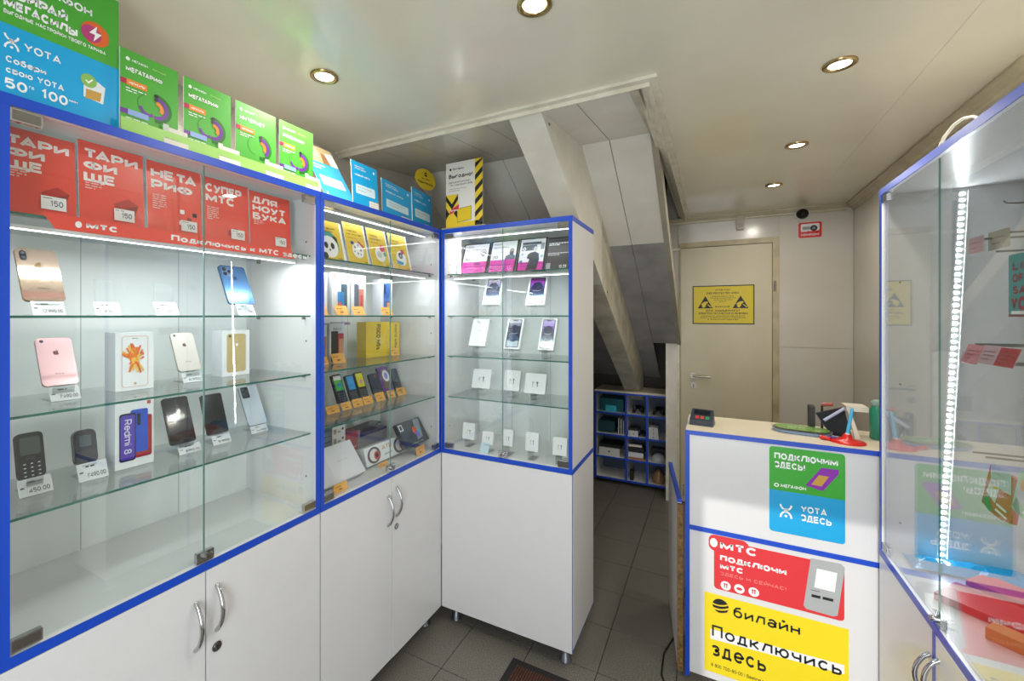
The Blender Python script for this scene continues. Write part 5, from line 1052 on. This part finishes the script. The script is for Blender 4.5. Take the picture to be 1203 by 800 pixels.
def demo_box(uL, uR, vb, vt, zsh, label, screen, Y=2.09, lean=24, kind='screen'):
    fr = fb_(uL, uR, vb=vb, vt=vt, lean=lean, Y=Y); fr.O.z = max(fr.O.z, zsh+.014); W_, L_ = fr.W, fr.L
    b = B(); b.rbox(0, 0, W_, L_, .004, 0, .024, M('#e6e8ea', .35), M('#eff1f2', .35)); o = tag(b.obj('phone_box', None, fr.O, fr.rot), label, 'phone box', 'white phone boxes in the street-facing cabinet')
    b = B()
    if kind == 'screen':
        b.rbox(.10*W_, .05*L_, .90*W_, .96*L_, .006, -.0006, .0003, M('#2a2c3a', .15))
        n = 9
        for k in range(n):
            z0_, z1_ = .07+.87*k/n, .07+.87*(k+1)/n; c = screen[int(k*len(screen)/n)]; rrf(b, .14*W_, z0_*L_, .86*W_, z1_*L_+.0003, .001, M(c, .15), -.0009)
        b.disc((.5*W_, .62*L_), .30*W_, M('#2a3350', .15), -.0012, 24); b.disc((.5*W_, .36*L_), .28*W_, M('#3a4a6c', .15), -.0012, 24, .25*W_)
        for q in stroke([((.26)*W_, .52*L_), (.42*W_, .49*L_), (.58*W_, .49*L_), (.74*W_, .52*L_)], .0016): b.poly([(x, -.0016, z) for x, z in q], M('#c8d4ea', .2))
        rrf(b, .36*W_, .905*L_, .64*W_, .93*L_, .0008, BLK, -.0016)
    else:
        for px, pz in ((.30, .90), (.42, .84)): b.disc((px*W_, pz*L_), .04*W_, M('#3a3f48'), -.0008, 12)
        b.disc((.5*W_, .55*L_), .035*W_, M('#4a4e56'), -.0008, 12)
    b.obj('picture', o); stand(fr, zsh, 'clear stand under the '+label[:1].lower()+label[1:], w=.03, t=.0245); return fr
PP = ('#dfe9f0', '#6f9fc0', '#2f4a70', '#26304e', '#2f3f68', '#8a9ad0', '#c6b8e0', '#efe8f6'); PV = ('#cfe2ec', '#5f98bc', '#2f4a70', '#26304e', '#4a4a98', '#8a5ac0', '#a44ac0', '#8a3a98')
demo_box(566, 586, 358, 327, zs(1), 'white phone box with a pale lilac screen, left on the second shelf', PP)
demo_box(617, 639, 358.5, 325.5, zs(1), 'white phone box with a bright violet screen, right on second shelf', PV)
demo_box(550, 569.5, 406, 374.5, zs(2), 'plain white phone box with tiny camera dots, left on the third shelf', PP, kind='blank', Y=2.07)
demo_box(591, 610, 409.5, 374, zs(2), 'white phone box with a dark round screen, middle of the third shelf', ('#b8c8d4', '#4a6078', '#20283a', '#20283a', '#3a3a4c', '#8a90a8', '#d0d0dc'), Y=2.07)
demo_box(631.5, 650, 411, 374, zs(2), 'white phone box with a lilac screen top, right on the third shelf', PV[:6]+('#b8a0e0', '#c8b8ea'), Y=2.07)
def ear_box(uL, uR, vb, vt, zsh, label, Y, L=None, mark=True, st=True, lean=16):
    fr = fb_(uL, uR, vb=vb, vt=vt, lean=lean, Y=Y, L=L)
    if not st: fr.O.z = zsh+.022*math.sin(math.radians(lean))+.001
    b = B(); b.rbox(0, 0, fr.W, fr.L, .004, 0, .022, M('#e2e4e6', .35), M('#eceef0', .35)); o = tag(b.obj('earphone_box', None, fr.O, fr.rot), label, 'box', 'white earphone boxes in the street-facing cabinet')
    b = B(); W_, L_ = fr.W, fr.L; g = M('#8d9096')
    for s, c in ((-1, M('#b9bcc2')), (1, M('#5c6068'))):
        cx = .5*W_+s*.10*W_; b.disc((cx, .55*L_), .05*W_, c, -.0006, 12); rrf(b, cx+s*.01*W_-.02*W_, .34*L_, cx+s*.01*W_+.02*W_, .54*L_, .001, c, -.0007)
    b.obj('picture', o)
    stand(fr, zsh, 'clear stand under the '+label, w=.03, t=.0225)
ear_box(554, 575, 455, 433, zs(3)+0, 'square white earphone box, left of the three on the fourth shelf', 2.08)
ear_box(591, 609.5, 458, 434.5, zs(3), 'square white earphone box, middle of the three on the fourth shelf', 2.08)
ear_box(615.5, 640, 461.5, 438, zs(3), 'square white earphone box, right of the three on the fourth shelf', 2.08)
for (uL, uR, vb, vt), lb in zip(((543, 557, 515, 496), (566, 579, 521, 506), (590, 602, 523, 504), (617, 632, 529, 507), (649, 665.5, 534, 513)), ('first from the left', 'second from the left, with a bluish card', 'third, right of the glass gap', 'fourth from the left', 'last on the right')):
    ear_box(uL, uR, vb, vt, BOT, 'small white floor-level earphone box, '+lb, 1.99 if uL > 560 else 2.03, lean=8)
f = fb_(563.5, 573.5, base=BOT, vt=519.5, lean=20, Y=1.965); tag(B().box(0, 0, 0, f.W, .001, f.L, M('#c4dcea', .4)).obj('price_tag', None, f.O, f.rot), 'small bluish card below the second earphone box', 'price tag')

# ================================================================ right-hand cabinet
def Rr(X, uL, uR, vb, vt, lean=0, L=None): return Fr('R', X, uL, uR, vb=vb, vt=vt, lean=lean, L=L)
def rod(x0, y, z, label, tip=True, grp='hanging hooks in the right cabinet', r=.0028):
    b = B(); P = [(.895, y, z), (x0+.03, y, z), (x0+.008, y, z+.002), (x0, y, z+.010)] if tip else [(.895, y, z), (x0, y, z)]
    b.tube(P, r, STEEL, 8); return tag(b.obj('wire_hook', None), label, 'hook', grp)
def pt(u, v, X): d = ray(u, v); k = X/d.x; return Vector((X, d.y*k, d.z*k+EYE))
p = pt(1178, 240, .70); rod(p.x, p.y, p.z, 'topmost wire hook in the right glass cabinet')
f = Rr(.635, 1137, 1155.5, 300, 281); f2 = Rr(.665, 1161, 1186, 295, 274)
def plate(f, m, label, ink):
    o = tag(B().box(0, 0, 0, f.W, .0012, f.L, m).obj('price_plate', None, f.O, f.rot), label, 'price tag', 'price plates on the hooks'); b = B()
    rect(b, .06*f.W, .06*f.L, .94*f.W, .94*f.L, ink, -.0003); lines(b, .2*f.W, .6*f.L, .6*f.W, 2, .3*f.L, M('#b98a94'), .003, -.0006, 4); b.obj('print', o)
plate(f, M('#d6cdd4', .3), 'pink price plate at the upper hook in the right cabinet', M('#d8b4bc', .3)); plate(f2, M('#c9c4b0', .3), 'beige price plate next to the pink one on the upper hook', M('#cfc9b2', .3))
for ff, lb in ((f, 'wire hook behind the pink price plate'), (f2, 'wire hook behind the beige price plate')):
    q = ff.O+ff.R*(ff.W*.5)+Vector((.004, 0, ff.L*.85)); rod(q.x, q.y, q.z, lb, False)
p = pt(1168, 296, .67); rod(p.x, p.y-.01, p.z, 'lower wire hook just above the teal card', False)
p = pt(1193, 322, .70); 
f = Rr(.66, 1185, 1222, 372, 300)
o = tag(B().rbox(0, 0, f.W, f.L, .004, 0, .003, M('#2f8f92', .3), M('#3d9c9e', .3)).obj('teal_card', None, f.O, f.rot), 'teal card with red lettering hanging at the right edge', 'card')
b = B(); W_, L_ = f.W, f.L
for k, (s, wd) in enumerate((('LIB', .62), ('OF', .36), ('SAL', .62))): text(b, s, .14*W_, (.74-.19*k)*L_, wd*W_, .13*L_, M('#9c2a3a', .4), .24)
text(b, 'YO', .08*W_, .10*L_, .5*W_, .22*L_, M('#b02838', .4), .26); rect(b, 0, 0, W_, .03*L_, M('#8a3038'), -.0005); rect(b, .1*W_, .04*L_, .9*W_, .09*L_, WT, -.0006); b.obj('print', o)
q = f.O+f.R*(f.W*.5)+Vector((.006, 0, f.L*1.0)); rod(q.x, q.y, q.z, 'wire hook carrying the teal card', False)
B().box(.0, 0, 0, .01, .01, .01, STEEL)
cards = [(1128, 1147, 404, '#d88a96', 'leftmost pink card of the middle row in the right cabinet'), (1147.5, 1166, 405, '#c7a9b4', 'pale pink card in the middle of the row in the right cabinet'), (1166.5, 1189.5, 408, '#b5303a', 'dark red card at the right of the middle row')]
for u0, u1, vt, c, lb in cards:
    f = Rr(.625, u0, u1, vt+21, vt, 18); o = tag(B().box(0, 0, 0, f.W, .0015, f.L, M('#cfc3c0', .25), M(c, .25)).obj('price_plate', None, f.O, f.rot), lb, 'price tag', 'cards of the middle row')
    b = B(); lines(b, .15*f.W, .65*f.L, .7*f.W, 3, .2*f.L, M('#7d4650'), .0025, -.0005, 5); b.obj('print', o)
for u, v, lb in ((1146, 406, 'thick dark rod behind the row of pink cards'), (1166, 428, 'lower dark rod behind the row of pink cards')):
    p = pt(u, v-1, .655); rod(p.x, p.y, p.z, lb, False, r=.005)
for (u0, u1, vb, vt, m1, lb) in ((1152, 1186, 594, 545, '#c9431f', 'orange packet with a green corner on the lower hook'), (1187, 1215, 600, 552, '#b6dba0', 'pale green packet beside the orange one, cut by the frame')):
    f = Rr(.64, u0, u1, vb, vt, 8); o = tag(B().prism([(0, .1*f.L), (.04*f.W, f.L), (.97*f.W, .97*f.L), (f.W, .05*f.L), (.75*f.W, 0), (.3*f.W, .02*f.L)], 0, .012, M(m1, .25)).obj('snack_packet', None, f.O, f.rot), lb, 'packet', 'packets on the lower hooks')
    b = B(); b.poly([(x*f.W, -.0005, z*f.L) for x, z in ((.02, .15), (.3, .02), (.42, .06), (.15, .42))], M('#2f7a4a')); b.poly([(x*f.W, -.0008, z*f.L) for x, z in ((.10, .4), (.45, .25), (.5, .6), (.2, .8))], M('#d9dcdc')); b.disc((.35*f.W, .72*f.L), .16*f.W, M('#e8b02c'), -.001, 14); b.poly([(x*f.W, -.0011, z*f.L) for x, z in ((.5, .12), (.9, .08), (.9, .12), (.5, .17))], WT)
    b.poly([(x*f.W, -.0011, z*f.L) for x, z in ((.5, .24), (.85, .2), (.85, .25), (.5, .29))], WT); b.obj('print', o)
f = Rr(.62, 1164, 1187, 568, 543); plate(f, M('#cfd4dc', .25), 'clear price plate hanging over the orange packet', M('#c4cbd6', .2))
for u, v, lb in ((1143, 531, 'long wire hook above the orange packet'), (1158, 537, 'second wire hook above the orange packet')): p = pt(u, v, .64); rod(p.x, p.y, p.z, lb, False)
# lying on its floor
ZR = .737+.022+.0008
def lying(name, u, v, sx, sy, sz, m, label, rz=0, cat='box', front=None):
    p = onz(u, v, ZR); return tag(B().box(-sx/2, -sy/2, 0, sx/2, sy/2, sz, m, front).obj(name, None, p, (0, 0, rz)), label, cat)
lying('red_case_box', 1168, 722, .13, .20, .022, M('#b3262c', .35), 'flat red box lying on the floor of the right glass cabinet', .9)
lying('slim_red_box', 1190, 702, .10, .16, .018, M('#c2343a', .35), 'second flat red box behind the first in the right cabinet', .8)
lying('small_gift_box', 1197, 762, .05, .10, .03, M('#b98a30', .4), 'small golden and violet box at the right frame edge', .9)
p = onz(1150, 668, ZR)
b = B(); rr = random.Random(3); n = 14; vs_ = []
for j in range(5):
    for i in range(n): vs_.append((-.15+.30*i/(n-1), -.05+.10*j/4, .004+(.012+.014*rr.random())*(1 if 0 < j < 4 and 0 < i < n-1 else .1)))
b.grid(vs_, [(j*n+i, j*n+i+1, (j+1)*n+i+1, (j+1)*n+i) for j in range(4) for i in range(n-1)], M('#1487c4', .2))
tag(b.obj('blue_packet', None, (.735, 2.03, ZR), (0, 0, 0)), 'crumpled glossy blue packet lying at the far end of the right cabinet', 'packet')

# ================================================================ pigeonhole shelf under the stairs
NX0, NX1, NY, NB, NT = -.995, -.345, 4.30, .045, .872
ns = tag(empty('pigeonhole_shelf', (NX0, NY, 0)), 'white pigeonhole shelf unit with blue edges standing under the stairs', 'shelf')
NW = NX1-NX0; tk = .016
xs = [0, .283, .465, NW-tk]; zz = [NB, EYE-1.356, EYE-1.143, EYE-.936, NT-tk]
for x in xs:
    s = B().box(x, .001, NB, x+tk, .30, NT, WHITE).obj('upright', ns); B().box(x-.001, -.001, NB, x+tk+.001, .001, NT, BLUE).obj('blue_edging', s)
for z in zz:
    for k in range(3):
        s = B().box(xs[k]+tk, .002, z, xs[k+1], .30, z+tk, WHITE).obj('shelf_board', ns); B().box(xs[k]+tk, -.001, z-.0005, xs[k+1], .002, z+tk+.0005, BLUE).obj('blue_edging', s)
B().box(0, -.001, NT, NW, .33, NT+.018, CREAM).obj('top_board', ns)
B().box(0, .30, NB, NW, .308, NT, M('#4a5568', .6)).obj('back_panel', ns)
for x in (.03, NW-.03): B().tube([(x, .05, 0), (x, .05, NB)], .02, BLK, 10).obj('foot', ns)
def cell(c, r_, x, sx, sy, sz, name, m, label, cat='box', y=.03, z=0, front=None, rz=0):
    bz0 = zz[3-r_]+tk+.0006; return tag(B().box(0, 0, 0, sx, sy, sz, m, front).obj(name, None, (NX0+xs[c]+tk+x, NY+y, bz0+z), (0, 0, rz)), label, cat)
TEAL = M('#0f5a66', .3)
cell(0, 0, .02, .22, .2, .12, 'teal_crate', TEAL, 'dark teal box in the top left pigeonhole', y=.06); cell(0, 0, .08, .10, .02, .06, 'cyan_pack', M('#2fb0c4', .4), 'small bright cyan pack in the top left pigeonhole', y=.035, z=.0)
cell(0, 1, .01, .15, .2, .11, 'dark_crate', M('#123f4a', .4), 'dark teal box in the second left pigeonhole', y=.05)
for k in range(3): cell(0, 1, .195+.022*k, .008, .18, .15-.01*k, 'paper_folder', M('#b9bcc0', .5), ('left', 'middle', 'right')[k]+' one of the upright folders in the second left pigeonhole', 'folder', y=.04)
o = cell(0, 2, .02, .19, .18, .075, 'white_drawer_box', M('#b9b9b6', .5), 'wide white box with a black dot in the third left pigeonhole', y=.02, front=M('#cfcfcc', .5)); B().disc((.095, .04), .008, BLK, -.0006, 12).obj('knob', o)
cell(0, 2, .02, .20, .18, .03, 'dark_tray', BLK, 'dark flat tray resting on the wide white box', y=.03, z=.0756)
def cable_heap(c, r_, x, R_, label, seed):
    rr = random.Random(seed); b = B(); P = []
    for k in range(150): a = k*.45; q = .5+.38*rr.random(); P.append((R_*q*math.cos(a), .05+.05*math.sin(k*.9), abs(R_*.95*q*math.sin(a))*1.5+.006))
    b.tube(P, .0055, BLACK, 6); bz0 = zz[3-r_]+tk+.001; return tag(b.obj('cable_bundle', None, (NX0+xs[c]+tk+x, NY+.02, bz0)), label, 'cables')
cable_heap(1, 0, .09, .06, 'tangle of black cables in the top middle pigeonhole', 1); cable_heap(2, 0, .085, .06, 'tangle of black cables in the top right pigeonhole', 2); cable_heap(1, 1, .12, .035, 'black cables behind the white box in the middle column', 3)
o = cell(1, 1, .01, .085, .10, .055, 'small_white_box', M('#c9c9cc', .5), 'small white box with a dot, second row of the middle column', y=.005); B().disc((.045, .028), .006, BLK, -.0006, 10).obj('dot', o)
cell(1, 1, .01, .09, .10, .02, 'black_adapter', BLK, 'black adapter on top of the small white box', y=.02, z=.056)
for k in range(3):
    o = cell(2, 1, .005, .085-.004*k, .10, .034, 'small_white_box', M('#c9c9cc', .5), ('lowest', 'middle', 'topmost')[k]+' small white box in the second right pigeonhole', y=.005+.004*k, z=.0345*k); B().disc((.04, .016), .005, BLK, -.0006, 10).obj('dot', o)
cell(1, 2, .005, .145, .12, .022, 'brown_box', M('#9a6a4a', .5), 'brown flat box at the bottom of the third middle pigeonhole', y=.01)
for k in range(2): cell(1, 2, .008, .13, .10, .02, 'white_booklet', M('#d6d6da', .5), ('lower', 'upper')[k]+' white booklet on the brown flat box', 'booklet', y=.012, z=.0225+.0205*k, rz=.04*k)
cell(1, 2, .012, .13, .12, .05, 'black_case', BLK, 'black case above the booklets in the third middle pigeonhole', y=.03, z=.0636)
cell(1, 2, .010, .115, .03, .018, 'cream_booklet', M('#d8d0c0', .5), 'cream booklet lying tilted on the black case', 'booklet', y=.025, z=.1142, rz=.08)
cell(1, 3, .02, .03, .06, .09, 'black_bottle', BLK, 'small black upright pack in the bottom middle pigeonhole', y=.02)
def bag(c, r_, m, label, sx=.12, sz=.10, seed=1):
    rr = random.Random(seed); b = B(); n = 12; vs_ = []
    for j in range(7):
        ph = math.pi/2*j/6
        for i in range(n): a = 2*math.pi*i/n; q = .80+.15*rr.random(); vs_.append((sx*.5*q*math.cos(ph)*math.cos(a), .06*q*math.cos(ph)*math.sin(a), sz*math.sin(ph)*(.9+.1*rr.random())))
    b.grid(vs_, [(j*n+i, j*n+(i+1) % n, (j+1)*n+(i+1) % n, (j+1)*n+i) for j in range(6) for i in range(n)], m, True)
    bz0 = zz[3-r_]+tk+.001; return tag(b.obj('plastic_bag', None, (NX0+xs[c]+tk+.08, NY+.09, bz0)), label, 'bag')
bag(2, 2, M('#b4b8ba', .3), 'crumpled white plastic bag in the third right pigeonhole', .14, .07, 2); cell(2, 2, .01, .13, .08, .08, 'dark_box', M('#23262b', .5), 'dark box behind the white plastic bag', y=.18)
bag(2, 3, M('#8a6a4a', .3), 'brownish plastic bag in the bottom right pigeonhole', .13, .12, 4)
